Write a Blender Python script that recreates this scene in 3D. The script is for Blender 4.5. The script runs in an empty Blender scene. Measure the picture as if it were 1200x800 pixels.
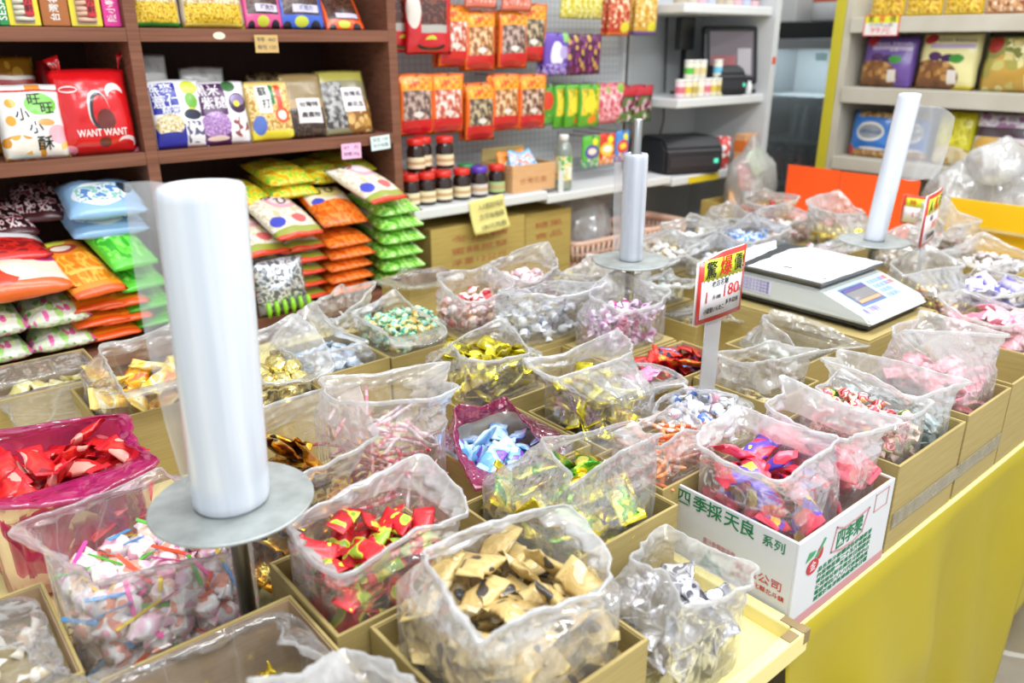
import bpy, bmesh, math, random
from mathutils import Vector, Matrix, Euler, noise
R=math.radians; PI=math.pi
sc=bpy.context.scene; COL=sc.collection
def lin(h):
    h=h.lstrip('#'); o=[]
    for i in (0,2,4):
        c=int(h[i:i+2],16)/255; o.append(c/12.92 if c<=.04045 else ((c+.055)/1.055)**2.4)
    return (*o,1)
# ---------------------------------------------------------------- materials
_mc={}
def M(hexc,rough=.5,metal=0,bump=0,bscale=60,coat=0,trans=0,emit=0):
    k=(hexc,rough,metal,bump,bscale,coat,trans,emit)
    if k in _mc: return _mc[k]
    m=bpy.data.materials.new('m_'+hexc.strip('#')); m.use_nodes=True; nt=m.node_tree
    b=nt.nodes['Principled BSDF']; b.inputs['Base Color'].default_value=lin(hexc)
    b.inputs['Roughness'].default_value=rough; b.inputs['Metallic'].default_value=metal
    b.inputs['Coat Weight'].default_value=coat; b.inputs['Transmission Weight'].default_value=trans
    if emit: b.inputs['Emission Color'].default_value=lin(hexc); b.inputs['Emission Strength'].default_value=emit
    if bump: addbump(nt,b,bump,bscale)
    _mc[k]=m; return m
def addbump(nt,b,amt,scale,dist=.004,detail=2):
    tc=nt.nodes.new('ShaderNodeTexCoord'); n=nt.nodes.new('ShaderNodeTexNoise'); n.inputs['Scale'].default_value=scale; n.inputs['Detail'].default_value=detail
    bp=nt.nodes.new('ShaderNodeBump'); bp.inputs['Strength'].default_value=amt; bp.inputs['Distance'].default_value=dist
    nt.links.new(tc.outputs['Object'],n.inputs['Vector']); nt.links.new(n.outputs['Fac'],bp.inputs['Height']); nt.links.new(bp.outputs['Normal'],b.inputs['Normal'])
def ramp(nt,fac,stops,const=False):
    r=nt.nodes.new('ShaderNodeValToRGB'); cr=r.color_ramp
    if const: cr.interpolation='CONSTANT'
    while len(cr.elements)<len(stops): cr.elements.new(.5)
    for e,(p,c) in zip(cr.elements,stops): e.position=p
    for e,(p,c) in zip(cr.elements,stops): e.color=lin(c) if isinstance(c,str) else c
    nt.links.new(fac,r.inputs['Fac']); return r.outputs['Color']
def mixc(nt,fac,a,b):
    x=nt.nodes.new('ShaderNodeMix'); x.data_type='RGBA'
    nt.links.new(fac,x.inputs[0])
    for s,i in ((a,6),(b,7)):
        if isinstance(s,(str,tuple)): x.inputs[i].default_value=lin(s) if isinstance(s,str) else s
        else: nt.links.new(s,x.inputs[i])
    return x.outputs[2]
def math1(nt,op,a,b=None,clamp=False):
    n=nt.nodes.new('ShaderNodeMath'); n.operation=op; n.use_clamp=clamp
    for i,v in enumerate((a,b)):
        if v is None: continue
        if isinstance(v,(int,float)): n.inputs[i].default_value=v
        else: nt.links.new(v,n.inputs[i])
    return n.outputs[0]
def prints(name,base,layers,rough=.3,metal=0,bump=.35,bscale=28,uv=True,coat=.3):
    """a printed film or paper: flat colour regions (rectangles, ellipses, speckle) drawn in UV space"""
    m=bpy.data.materials.new(name); m.use_nodes=True; nt=m.node_tree; b=nt.nodes['Principled BSDF']
    b.inputs['Roughness'].default_value=rough; b.inputs['Metallic'].default_value=metal; b.inputs['Coat Weight'].default_value=coat; b.inputs['Coat Roughness'].default_value=.15
    tc=nt.nodes.new('ShaderNodeTexCoord'); src=tc.outputs['UV']
    cur=base
    def vm(op,a,b_=None,c=None):
        n=nt.nodes.new('ShaderNodeVectorMath'); n.operation=op
        for i,v in enumerate((a,b_,c)):
            if v is None: continue
            if isinstance(v,tuple): n.inputs[i].default_value=v
            else: nt.links.new(v,n.inputs[i])
        return n
    for L in layers:
        kind,col,(u0,v0,u1,v1)=L[0],L[1],L[2]
        su,sv=2/(u1-u0),2/(v1-v0)
        q=vm('MULTIPLY_ADD',src,(su,sv,0),(-(u0+u1)/2*su,-(v0+v1)/2*sv,0)).outputs[0]
        if kind[0]=='e': msk=math1(nt,'LESS_THAN',vm('LENGTH',q).outputs['Value'],1)
        else:
            ab=vm('ABSOLUTE',q).outputs[0]; sp=nt.nodes.new('ShaderNodeSeparateXYZ'); nt.links.new(ab,sp.inputs[0])
            msk=math1(nt,'LESS_THAN',math1(nt,'MAXIMUM',sp.outputs[0],sp.outputs[1]),1)
        if kind in('rn','en'):   # speckle inside the region: several colours
            n=nt.nodes.new('ShaderNodeTexNoise'); n.inputs['Scale'].default_value=L[3] if len(L)>3 else 12; n.inputs['Detail'].default_value=1
            nt.links.new(src,n.inputs['Vector'])
            k=len(col); stops=[(0 if i==0 else .36+.28*i/k,c) for i,c in enumerate(col)]
            c=ramp(nt,n.outputs['Fac'],stops,True)
        elif kind in('rv','ev'):
            n=nt.nodes.new('ShaderNodeTexVoronoi'); n.inputs['Scale'].default_value=L[3] if len(L)>3 else 8
            nt.links.new(src,n.inputs['Vector']); sp2=nt.nodes.new('ShaderNodeSeparateColor'); nt.links.new(n.outputs['Color'],sp2.inputs[0])
            k=len(col); c=ramp(nt,sp2.outputs[0],[(i/k,x) for i,x in enumerate(col)],True)
            c=mixc(nt,math1(nt,'GREATER_THAN',n.outputs['Distance'],.62),c,col[-1])
        else: c=col
        cur=mixc(nt,msk,cur,c)
    if isinstance(cur,str): b.inputs['Base Color'].default_value=lin(cur)
    else: nt.links.new(cur,b.inputs['Base Color'])
    if bump: addbump(nt,b,bump,bscale,.006)
    return m
def patterned(name,cols,scale=40,rough=.35,metal=0,bump=.4,bscale=90,kind='noise',coat=.2,stretch=(1,1,1)):
    """wrapper print: hard edged patches of several colours, shifted for every single candy"""
    m=bpy.data.materials.new(name); m.use_nodes=True; nt=m.node_tree; b=nt.nodes['Principled BSDF']
    b.inputs['Roughness'].default_value=rough; b.inputs['Metallic'].default_value=metal; b.inputs['Coat Weight'].default_value=coat
    tc=nt.nodes.new('ShaderNodeTexCoord'); oi=nt.nodes.new('ShaderNodeObjectInfo')
    mp=nt.nodes.new('ShaderNodeMapping'); mp.inputs['Scale'].default_value=stretch
    nt.links.new(tc.outputs['Object'],mp.inputs['Vector'])
    ad=nt.nodes.new('ShaderNodeVectorMath'); nt.links.new(mp.outputs[0],ad.inputs[0])
    cx=nt.nodes.new('ShaderNodeCombineXYZ')
    for i in range(3): nt.links.new(math1(nt,'MULTIPLY',oi.outputs['Random'],7.3+i*3),cx.inputs[i])
    nt.links.new(cx.outputs[0],ad.inputs[1])
    k=len(cols)
    if kind=='noise':
        n=nt.nodes.new('ShaderNodeTexNoise'); n.inputs['Scale'].default_value=scale; n.inputs['Detail'].default_value=1
        nt.links.new(ad.outputs[0],n.inputs['Vector'])
        c=ramp(nt,n.outputs['Fac'],[(0 if i==0 else .31+.36*i/k,x) for i,x in enumerate(cols)],True)
    else:
        n=nt.nodes.new('ShaderNodeTexVoronoi'); n.inputs['Scale'].default_value=scale
        nt.links.new(ad.outputs[0],n.inputs['Vector']); sp=nt.nodes.new('ShaderNodeSeparateColor'); nt.links.new(n.outputs['Color'],sp.inputs[0])
        c=ramp(nt,sp.outputs[0],[(i/k,x) for i,x in enumerate(cols)],True)
    nt.links.new(c,b.inputs['Base Color'])
    if bump: addbump(nt,b,bump,bscale,.003)
    return m
def film(name,tint='#ffffff',haze=.2,hazecol='#fdfeff',gloss=.22,crinkle=1.0,scale=26):
    """thin clear polythene: mostly see-through, a milky share that brightens along creases, and a wet sheen"""
    m=bpy.data.materials.new(name); m.use_nodes=True; nt=m.node_tree; nt.nodes.clear()
    out=nt.nodes.new('ShaderNodeOutputMaterial')
    tr=nt.nodes.new('ShaderNodeBsdfTransparent'); tr.inputs[0].default_value=lin(tint)
    df=nt.nodes.new('ShaderNodeBsdfDiffuse'); df.inputs[0].default_value=lin(hazecol)
    tl=nt.nodes.new('ShaderNodeBsdfTranslucent'); tl.inputs[0].default_value=lin(hazecol)
    gl=nt.nodes.new('ShaderNodeBsdfGlossy'); gl.inputs['Roughness'].default_value=.11
    tc=nt.nodes.new('ShaderNodeTexCoord')
    mp=nt.nodes.new('ShaderNodeMapping'); mp.inputs['Scale'].default_value=(1,1,.45); mp.inputs['Rotation'].default_value=(.3,.2,.4); nt.links.new(tc.outputs['Object'],mp.inputs[0])
    def rdg(sc_,k,dist):
        n=nt.nodes.new('ShaderNodeTexNoise'); n.inputs['Scale'].default_value=sc_; n.inputs['Detail'].default_value=0; n.inputs['Distortion'].default_value=dist
        nt.links.new(mp.outputs[0],n.inputs['Vector']); d=math1(nt,'ABSOLUTE',math1(nt,'SUBTRACT',n.outputs['Fac'],.5))
        return d,math1(nt,'SUBTRACT',1,math1(nt,'MULTIPLY',d,k),True)
    d2,r2=rdg(scale*1.0,24,.5)
    def vor(sc_,w_):
        wv=nt.nodes.new('ShaderNodeTexNoise'); wv.inputs['Scale'].default_value=6; nt.links.new(tc.outputs['Object'],wv.inputs['Vector'])
        ad=nt.nodes.new('ShaderNodeVectorMath'); ad.operation='MULTIPLY_ADD'; ad.inputs[1].default_value=(.05,.05,.05); nt.links.new(wv.outputs['Color'],ad.inputs[0]); nt.links.new(mp.outputs[0],ad.inputs[2])
        v=nt.nodes.new('ShaderNodeTexVoronoi'); v.feature='DISTANCE_TO_EDGE'; v.inputs['Scale'].default_value=sc_; nt.links.new(ad.outputs[0],v.inputs['Vector'])
        return v.outputs['Distance'],math1(nt,'SUBTRACT',1,math1(nt,'MULTIPLY',v.outputs['Distance'],w_),True)
    d1,r1=vor(scale*.42,16); d3,r3=vor(scale*1.0,13)
    rid=math1(nt,'MAXIMUM',math1(nt,'MAXIMUM',r1,math1(nt,'MULTIPLY',r3,.45)),math1(nt,'MULTIPLY',r2,.35))
    bp=nt.nodes.new('ShaderNodeBump'); bp.inputs['Strength'].default_value=.7*crinkle; bp.inputs['Distance'].default_value=.02
    h=math1(nt,'ADD',math1(nt,'ADD',math1(nt,'MULTIPLY',d1,-.8),math1(nt,'MULTIPLY',d3,-.4)),math1(nt,'MULTIPLY',d2,-.3)); nt.links.new(h,bp.inputs['Height'])
    for s in (df,gl): nt.links.new(bp.outputs[0],s.inputs['Normal'])
    lw=nt.nodes.new('ShaderNodeLayerWeight'); lw.inputs['Blend'].default_value=.35; nt.links.new(bp.outputs[0],lw.inputs['Normal'])
    mA=nt.nodes.new('ShaderNodeMixShader'); mA.inputs[0].default_value=.55; nt.links.new(df.outputs[0],mA.inputs[1]); nt.links.new(tl.outputs[0],mA.inputs[2])
    f=math1(nt,'ADD',math1(nt,'ADD',haze,math1(nt,'MULTIPLY',math1(nt,'POWER',rid,2),.16*crinkle)),math1(nt,'MULTIPLY',lw.outputs['Facing'],.30),True)
    mB=nt.nodes.new('ShaderNodeMixShader'); nt.links.new(f,mB.inputs[0]); nt.links.new(tr.outputs[0],mB.inputs[1]); nt.links.new(mA.outputs[0],mB.inputs[2])
    g=math1(nt,'ADD',gloss*.35,math1(nt,'MULTIPLY',lw.outputs['Fresnel'],gloss*1.6),True)
    mC=nt.nodes.new('ShaderNodeMixShader'); nt.links.new(g,mC.inputs[0]); nt.links.new(mB.outputs[0],mC.inputs[1]); nt.links.new(gl.outputs[0],mC.inputs[2])
    nt.links.new(mC.outputs[0],out.inputs[0]); return m
# ---------------------------------------------------------------- mesh helpers
def bm_new(): return bmesh.new()
def fin(name,bm,mats,parent=None,smooth=False,world=True):
    """link one bmesh as ONE object; with a parent, vertices given in world space are moved to the parent's frame"""
    me=bpy.data.meshes.new(name)
    if parent is not None and world: bm.transform(parent_world(parent).inverted())
    bm.normal_update()
    if smooth:
        for f in bm.faces: f.smooth=True
    bm.to_mesh(me); bm.free()
    for m in (mats if isinstance(mats,(list,tuple)) else [mats]): me.materials.append(m)
    o=bpy.data.objects.new(name,me); COL.objects.link(o)
    if parent is not None: o.parent=parent
    return o
def parent_world(o):
    m=o.matrix_basis.copy()
    while o.parent: o=o.parent; m=o.matrix_basis@m
    return m
def tag(o,label=None,cat=None,group=None,kind=None):
    if label: o['label']=label
    if cat: o['category']=cat
    if group: o['group']=group
    if kind: o['kind']=kind
    return o
def thing(name,loc,label,cat,group=None,rz=0):
    o=bpy.data.objects.new(name,None); COL.objects.link(o); o.location=loc; o.rotation_euler=(0,0,rz); o.empty_display_size=.02
    return tag(o,label,cat,group)
def box(bm,x0,x1,y0,y1,z0,z1,bev=0,mat=0,mx=None,seg=2):
    b=bmesh.new(); r=bmesh.ops.create_cube(b,size=1)
    bmesh.ops.scale(b,vec=(x1-x0,y1-y0,z1-z0),verts=b.verts); bmesh.ops.translate(b,vec=((x0+x1)/2,(y0+y1)/2,(z0+z1)/2),verts=b.verts)
    if bev: bmesh.ops.bevel(b,geom=b.edges[:],offset=bev,segments=seg,affect='EDGES',profile=.5)
    join(bm,b,mat,mx)
def join(bm,b,mat=0,mx=None):
    if mx is not None: b.transform(mx)
    uvs=b.loops.layers.uv.active; uvd=bm.loops.layers.uv.active
    if uvs and not uvd: uvd=bm.loops.layers.uv.new('UVMap')
    vm={v:bm.verts.new(v.co) for v in b.verts}
    for f in b.faces:
        try: g=bm.faces.new([vm[v] for v in f.verts])
        except ValueError: continue
        g.material_index=f.material_index if mat is None else mat; g.smooth=f.smooth
        if uvs and uvd:
            for l,k in zip(f.loops,g.loops): k[uvd].uv=l[uvs].uv
    b.free()
def lathe(bm,prof,n=32,c=(0,0,0),mat=0,mx=None,smooth=True,cap=True):
    b=bmesh.new(); rings=[]
    for r,z in prof: rings.append([b.verts.new((c[0]+r*math.cos(2*PI*i/n),c[1]+r*math.sin(2*PI*i/n),c[2]+z)) for i in range(n)])
    for a,d in zip(rings,rings[1:]):
        for i in range(n):
            f=b.faces.new((a[i],a[(i+1)%n],d[(i+1)%n],d[i])); f.smooth=smooth
    if cap: b.faces.new(rings[0][::-1]); b.faces.new(rings[-1])
    join(bm,b,mat,mx)
def tube(bm,pts,r,n=8,mat=0):
    b=bmesh.new(); rings=[]; pts=[Vector(p) for p in pts]
    for i,p in enumerate(pts):
        d=(pts[min(i+1,len(pts)-1)]-pts[max(i-1,0)]).normalized()
        u=d.orthogonal().normalized(); v=d.cross(u)
        if rings:   # keep the frame from twisting
            u=(pu-d*pu.dot(d)).normalized(); v=d.cross(u)
        pu=u; rr=r[i] if isinstance(r,(list,tuple)) else r
        rings.append([b.verts.new(p+(u*math.cos(2*PI*k/n)+v*math.sin(2*PI*k/n))*rr) for k in range(n)])
    for a,c in zip(rings,rings[1:]):
        for k in range(n): f=b.faces.new((a[k],a[(k+1)%n],c[(k+1)%n],c[k])); f.smooth=True
    b.faces.new(rings[0][::-1]); b.faces.new(rings[-1]); join(bm,b,mat)
def prism(bm,poly,h,mx=None,mat=0,bev=0):
    b=bmesh.new(); lo=[b.verts.new((x,y,0)) for x,y in poly]; hi=[b.verts.new((x,y,h)) for x,y in poly]; n=len(poly)
    b.faces.new(lo[::-1]); b.faces.new(hi)
    for i in range(n): b.faces.new((lo[i],lo[(i+1)%n],hi[(i+1)%n],hi[i]))
    if bev: bmesh.ops.bevel(b,geom=b.edges[:],offset=bev,segments=2,affect='EDGES')
    join(bm,b,mat,mx)
def sheet(bm,fn,nu,nv,mat=0,thick=0,smooth=True,uv=True):
    """grid surface fn(u,v)->xyz; with thick it becomes a slab"""
    b=bmesh.new(); L=b.loops.layers.uv.new('UVMap')
    g=[[b.verts.new(fn(i/nu,j/nv)) for i in range(nu+1)] for j in range(nv+1)]
    for j in range(nv):
        for i in range(nu):
            f=b.faces.new((g[j][i],g[j][i+1],g[j+1][i+1],g[j+1][i])); f.smooth=smooth
            for l,(a,c) in zip(f.loops,((i,j),(i+1,j),(i+1,j+1),(i,j+1))): l[L].uv=(a/nu,c/nv)
    if thick:
        b.normal_update(); bmesh.ops.solidify(b,geom=b.faces[:],thickness=thick)
    join(bm,b,mat)
_dg=None
def text(name,s,size,mat,mx,parent,ext=.0004,align='CENTER',fit=None,bold=0):
    """raised ink: the characters as real mesh on the surface they are printed on; fit = width to squeeze to"""
    cu=bpy.data.curves.new('ink','FONT'); cu.body=s; cu.size=size; cu.align_x=align; cu.align_y='CENTER'; cu.extrude=ext; cu.resolution_u=2; cu.offset=bold*.25
    o=bpy.data.objects.new('ink',cu); COL.objects.link(o)
    bpy.context.view_layer.update(); dg=bpy.context.evaluated_depsgraph_get()
    me=bpy.data.meshes.new_from_object(o.evaluated_get(dg)); bpy.data.objects.remove(o); bpy.data.curves.remove(cu)
    if fit and me.vertices:
        xs=[v.co.x for v in me.vertices]; w=max(xs)-min(xs)
        if w>1e-6:
            for v in me.vertices: v.co.x*=fit/w
    me.materials.clear(); me.materials.append(mat)
    me.transform(parent_world(parent).inverted()@mx)
    t=bpy.data.objects.new(name,me); COL.objects.link(t); t.parent=parent; return t
def frame(o,x,y):
    """matrix whose local X,Y run along x,y with origin o"""
    x=Vector(x).normalized(); y=Vector(y); y=(y-x*y.dot(x)).normalized(); z=x.cross(y)
    m=Matrix((x,y,z)).transposed().to_4x4(); m.translation=Vector(o); return m
def copy_thing(o,loc,rot=None,label=None,group=None):
    c=o.copy(); COL.objects.link(c); c.location=loc
    if rot is not None: c.rotation_euler=rot
    if label: c['label']=label
    if group: c['group']=group
    for ch in list(o.children):
        d=ch.copy(); COL.objects.link(d); d.parent=c
        for g in list(ch.children):
            e=g.copy(); COL.objects.link(e); e.parent=d
    return c
# ---------------------------------------------------------------- shared colours
KRAFT='#c8aa5e'
def kraft_mat(name,c1,c2,c3=None,stretch=(4,4,90)):
    m=bpy.data.materials.new(name); m.use_nodes=True; nt=m.node_tree; b=nt.nodes['Principled BSDF']; b.inputs['Roughness'].default_value=.75
    tc=nt.nodes.new('ShaderNodeTexCoord'); mp=nt.nodes.new('ShaderNodeMapping'); mp.inputs['Scale'].default_value=stretch
    n=nt.nodes.new('ShaderNodeTexNoise'); n.inputs['Scale'].default_value=3; n.inputs['Detail'].default_value=3
    nt.links.new(tc.outputs['Object'],mp.inputs[0]); nt.links.new(mp.outputs[0],n.inputs['Vector'])
    nt.links.new(ramp(nt,n.outputs['Fac'],[(.3,c1),(.7,c2)]),b.inputs['Base Color'])
    return m
kraft=kraft_mat('kraft_board','#a38f57','#b19d64'); kraft_in=kraft_mat('kraft_board_pink','#ae9270','#bda07e')
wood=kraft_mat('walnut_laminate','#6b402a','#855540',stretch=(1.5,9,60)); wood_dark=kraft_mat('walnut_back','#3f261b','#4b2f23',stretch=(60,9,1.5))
# ================================================================ camera, light
cam=bpy.data.cameras.new('camera'); co=bpy.data.objects.new('camera',cam); COL.objects.link(co); sc.camera=co
cam.sensor_width=36; cam.lens=935/1200*36; cam.clip_start=.02
HD,PT=R(49.8),R(20.5)
co.location=(0,0,1.55); co.rotation_euler=(PI/2-PT,0,HD-PI/2)
cam.dof.use_dof=True; cam.dof.focus_distance=1.25; cam.dof.aperture_fstop=3.4
w=bpy.data.worlds.new('world'); sc.world=w; w.use_nodes=True
w.node_tree.nodes['Background'].inputs[0].default_value=(.92,.96,1,1); w.node_tree.nodes['Background'].inputs[1].default_value=.98
def lamp(x,y,z,sx,sy,p,rz=0,tilt=0):
    l=bpy.data.lights.new('ceiling_tube_light','AREA'); l.shape='RECTANGLE'; l.size=sx; l.size_y=sy; l.energy=p; l.color=(.97,.985,1)
    o=bpy.data.objects.new('ceiling_tube_light',l); COL.objects.link(o); o.location=(x,y,z); o.rotation_euler=(tilt,0,rz)
lamp(.7,.9,2.9,1.5,.25,25); lamp(2.2,.9,2.9,1.5,.25,20); lamp(3.4,1.5,2.9,1.2,.25,14); lamp(.35,-.45,2.9,1.6,.3,46); lamp(1.9,-.5,2.9,1.6,.3,34)
sc.view_settings.view_transform='Standard'; sc.view_settings.look='None'; sc.view_settings.gamma=1; sc.view_settings.use_curve_mapping=False
sc.view_settings.exposure=-.02
cy=sc.cycles; cy.max_bounces=10; cy.diffuse_bounces=3; cy.glossy_bounces=3; cy.transmission_bounces=6; cy.transparent_max_bounces=26; cy.caustics_reflective=False; cy.caustics_refractive=False; cy.use_denoising=True; cy.sample_clamp_indirect=6
# ================================================================ room
def slate():
    m=bpy.data.materials.new('slate_floor'); m.use_nodes=True; nt=m.node_tree; b=nt.nodes['Principled BSDF']; b.inputs['Roughness'].default_value=.6
    tc=nt.nodes.new('ShaderNodeTexCoord'); n=nt.nodes.new('ShaderNodeTexNoise'); n.inputs['Scale'].default_value=3; n.inputs['Detail'].default_value=3
    nt.links.new(tc.outputs['Object'],n.inputs['Vector'])
    ad=nt.nodes.new('ShaderNodeVectorMath'); ad.operation='MULTIPLY_ADD'; ad.inputs[1].default_value=(.12,.12,.12)
    nt.links.new(n.outputs['Color'],ad.inputs[0]); nt.links.new(tc.outputs['Object'],ad.inputs[2])
    v=nt.nodes.new('ShaderNodeTexVoronoi'); v.feature='DISTANCE_TO_EDGE'; v.inputs['Scale'].default_value=2.7; nt.links.new(ad.outputs[0],v.inputs['Vector'])
    v2=nt.nodes.new('ShaderNodeTexVoronoi'); v2.inputs['Scale'].default_value=2.7; nt.links.new(ad.outputs[0],v2.inputs['Vector'])
    sp=nt.nodes.new('ShaderNodeSeparateColor'); nt.links.new(v2.outputs['Color'],sp.inputs[0])
    c=ramp(nt,sp.outputs[0],[(0,'#8f8468'),(.35,'#a89a7e'),(.7,'#c4b8a4'),(1,'#7d7463')])
    n2=nt.nodes.new('ShaderNodeTexNoise'); n2.inputs['Scale'].default_value=9; n2.inputs['Detail'].default_value=6; nt.links.new(tc.outputs['Object'],n2.inputs['Vector'])
    c=mixc(nt,math1(nt,'MULTIPLY',n2.outputs['Fac'],.55),c,'#6f6752')
    g=math1(nt,'LESS_THAN',math1(nt,'ADD',v.outputs['Distance'],math1(nt,'MULTIPLY',n2.outputs['Fac'],.03)),.042)
    nt.links.new(mixc(nt,g,c,'#d8d2c4'),b.inputs['Base Color']); addbump(nt,b,.4,7,.01,5); return m
def struct(name,x0,x1,y0,y1,z0,z1,m):
    bm=bm_new(); box(bm,x0,x1,y0,y1,z0,z1); return tag(fin(name,bm,m),kind='structure')
struct('floor',-2.5,5.6,-2,3.1,-.1,0,slate())
struct('wall_back',-2.5,5.6,3.0,3.1,0,2.8,M('#c9c9c6',.8))
struct('wall_right',5.5,5.6,-2,3.0,0,2.8,M('#c4c4c0',.8))
# ================================================================ table with yellow cloth
YW='#efe29a'
def table(x0,x1,y0,y1,label):
    t=thing('display_table',((x0+x1)/2,(y0+y1)/2,0),label,'table')
    bm=bm_new(); box(bm,x0,x1,y0,y1,.772,.80,.003); fin('tabletop',bm,M(YW,.5,bump=.1,bscale=30),t)
    for x in (x0+.04,x1-.04):
        for y in (y0+.05,y1-.05):
            bm=bm_new(); box(bm,x-.02,x+.02,y-.02,y+.02,0,.772,.003); fin('leg',bm,M('#8d8d88',.4,.8),t)
table(-.35,1.755,.425,1.95,'pale yellow table under the candy boxes nearest the camera')
table(1.785,3.15,.435,1.95,'pale yellow table behind the scale carrying the far candy bags')
ycl=bpy.data.materials.new('yellow_vinyl'); ycl.use_nodes=True
_b=ycl.node_tree.nodes['Principled BSDF']; _b.inputs['Base Color'].default_value=lin('#ab9a0a'); _b.inputs['Roughness'].default_value=.42
addbump(ycl.node_tree,_b,.35,5,.02,3)
def cloth(name,x0,x1,y,zt,zb,seed,label,lap=.035):
    rng=random.Random(seed)
    ph=[rng.uniform(0,6) for _ in range(5)]
    def fn(u,v):
        x=x0+(x1-x0)*u; h=zt-zb; s=v*(h+lap)
        if s<lap: return (x,y+lap-s,zt+.0025)
        d=(s-lap); k=min(1,d/.25)
        yy=y-.003-k*(.020+.017*math.sin(x*11+ph[0]+d*1.6)+.011*math.sin(x*27+ph[1]-d*3)+.014*math.sin(x*4.1+ph[2]))-.02*k*(d/h)
        return (x+.012*k*math.sin(d*5+ph[3])*(u-.3),yy,zt-d+.004*math.sin(x*14+ph[4])*k)
    bm=bm_new(); sheet(bm,fn,90,34); o=fin(name,bm,ycl)
    md=o.modifiers.new('thickness','SOLIDIFY'); md.thickness=.0015
    return tag(o,label,'tablecloth')
cloth('yellow_tablecloth',.835,1.745,.424,.80,.05,1,'long yellow vinyl cloth hanging below the white candy carton and kraft boxes')
cloth('yellow_tablecloth',1.79,2.75,.433,.80,.34,5,'short yellow vinyl cloth at the far end with slate floor under its hem')
def ribbon(u,v):
    return (1.765+.022*u+.012*math.sin(v*4),.414-.012*math.sin(u*PI)-.01*v,.72-.36*v)
bm=bm_new(); sheet(bm,ribbon,6,24); o=fin('cloth_strip',bm,M('#d0a808',.45,bump=.3,bscale=12)); o.modifiers.new('thickness','SOLIDIFY').thickness=.0015
tag(o,'narrow loose yellow strip dangling in the gap between the two tablecloths','cloth strip')
# wooden tray under the nearest boxes
t=thing('wooden_tray',(.3,.6,.80),'pale yellow wooden tray with chipped raised lip holding the silver candy bag','tray')
ty=M(YW,.45,bump=.15,bscale=25); chip=M('#8f7a55',.8)
bm=bm_new(); box(bm,-.3,.835,.405,.62,.801,.808); fin('tray_floor',bm,ty,t)
bm=bm_new(); box(bm,-.3,.845,.395,.413,.796,.832,.003); fin('front_lip',bm,ty,t)
bm=bm_new(); box(bm,.826,.845,.414,.625,.796,.832,.003); fin('end_lip',bm,ty,t)
bm=bm_new(); box(bm,.8,.822,.3965,.411,.8315,.8335,.0006); box(bm,.829,.843,.396,.430,.8315,.8335,.0006); box(bm,.832,.8462,.3945,.408,.812,.8325,.0006); fin('chipped_paint',bm,chip,t)
# ================================================================ boxes
def carton(name,x0,x1,y0,y1,z0,z1,fl,label,mat,inner,group=None,t=.004,cut=None):
    o=thing(name,((x0+x1)/2,(y0+y1)/2,z0),label,'box',group)
    bm=bm_new()
    for a in ((x0,x1,y0,y0+t),(x0,x1,y1-t,y1),(x0,x0+t,y0+t,y1-t),(x1-t,x1,y0+t,y1-t)): box(bm,*a,z0,z1,.0008,0,seg=1)
    fin('carton_wall',bm,mat,o)
    i=.0006+t; bm=bm_new()
    for a in ((x0+i,x1-i,y0+i,y0+i+.001),(x0+i,x1-i,y1-i-.001,y1-i),(x0+i,x0+i+.001,y0+i+.001,y1-i-.001),(x1-i-.001,x1-i,y0+i+.001,y1-i-.001)): box(bm,*a,z0+.004,z1-.002)
    fin('carton_lining',bm,inner,o)
    bm=bm_new(); box(bm,x0+t,x1-t,y0+t,y1-t,z0,fl); fin('carton_floor',bm,mat,o)
    return o
# ================================================================ candies
def rings(bm,secs,n=10,rng=None,jit=0,sq=2.0):
    """closed body from sections (x, half width y, half height z, material)"""
    L=[]
    for x,ry,rz,m in secs:
        tw=rng.uniform(-.25,.25) if jit else 0; ring=[]
        for k in range(n):
            a=2*PI*k/n; c,s=math.cos(a),math.sin(a)
            y=ry*abs(c)**(2/sq)*(1 if c>=0 else -1); z=rz*abs(s)**(2/sq)*(1 if s>=0 else -1)
            j=1+(rng.uniform(-jit,jit) if jit else 0)
            yy=y*math.cos(tw)-z*math.sin(tw); zz=y*math.sin(tw)+z*math.cos(tw)
            ring.append(bm.verts.new((x+(rng.uniform(-jit,jit)*.004 if jit else 0),yy*j,zz*j)))
        L.append(ring)
    for (a,b,s) in zip(L,L[1:],secs[1:]):
        for k in range(n):
            f=bm.faces.new((a[k],a[(k+1)%n],b[(k+1)%n],b[k])); f.smooth=True; f.material_index=s[3]
    f=bm.faces.new(L[0][::-1]); f.material_index=secs[0][3]; f=bm.faces.new(L[-1]); f.material_index=secs[-1][3]
def c_twist(s,rng,fat=.24):
    bm=bm_new(); L=s/2; r=s*fat; fl=rng.uniform(.16,.24)*s
    rings(bm,[(-L,fl,.0012,1),(-L*.78,fl*.7,.002,1),(-L*.5,r*.32,r*.3,1),(-L*.42,r*.8,r*.75,0),(-L*.18,r*1.03,r*.95,0),(L*.18,r*1.03,r*.95,0),(L*.42,r*.8,r*.75,0),(L*.5,r*.32,r*.3,1),(L*.78,fl*.7,.002,1),(L,fl,.0012,1)],10,rng,.10)
    return bm
def c_pillow(s,rng,wd=.58,th=.22):
    bm=bm_new(); L=s/2; w=s*wd/2; h=s*th/2
    rings(bm,[(-L,w*.95,.0008,1),(-L*.8,w*.96,.001,1),(-L*.62,w*.94,h*.6,0),(-L*.25,w*.98,h,0),(L*.25,w*.98,h,0),(L*.62,w*.94,h*.6,0),(L*.8,w*.96,.001,1),(L,w*.95,.0008,1)],12,rng,.08,1.7)
    q=rng.uniform(-.09,.09); q2=rng.uniform(0,3)
    for v in bm.verts: v.co.z+=q*s*math.sin(v.co.x/s*3+q2)
    return bm
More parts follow.
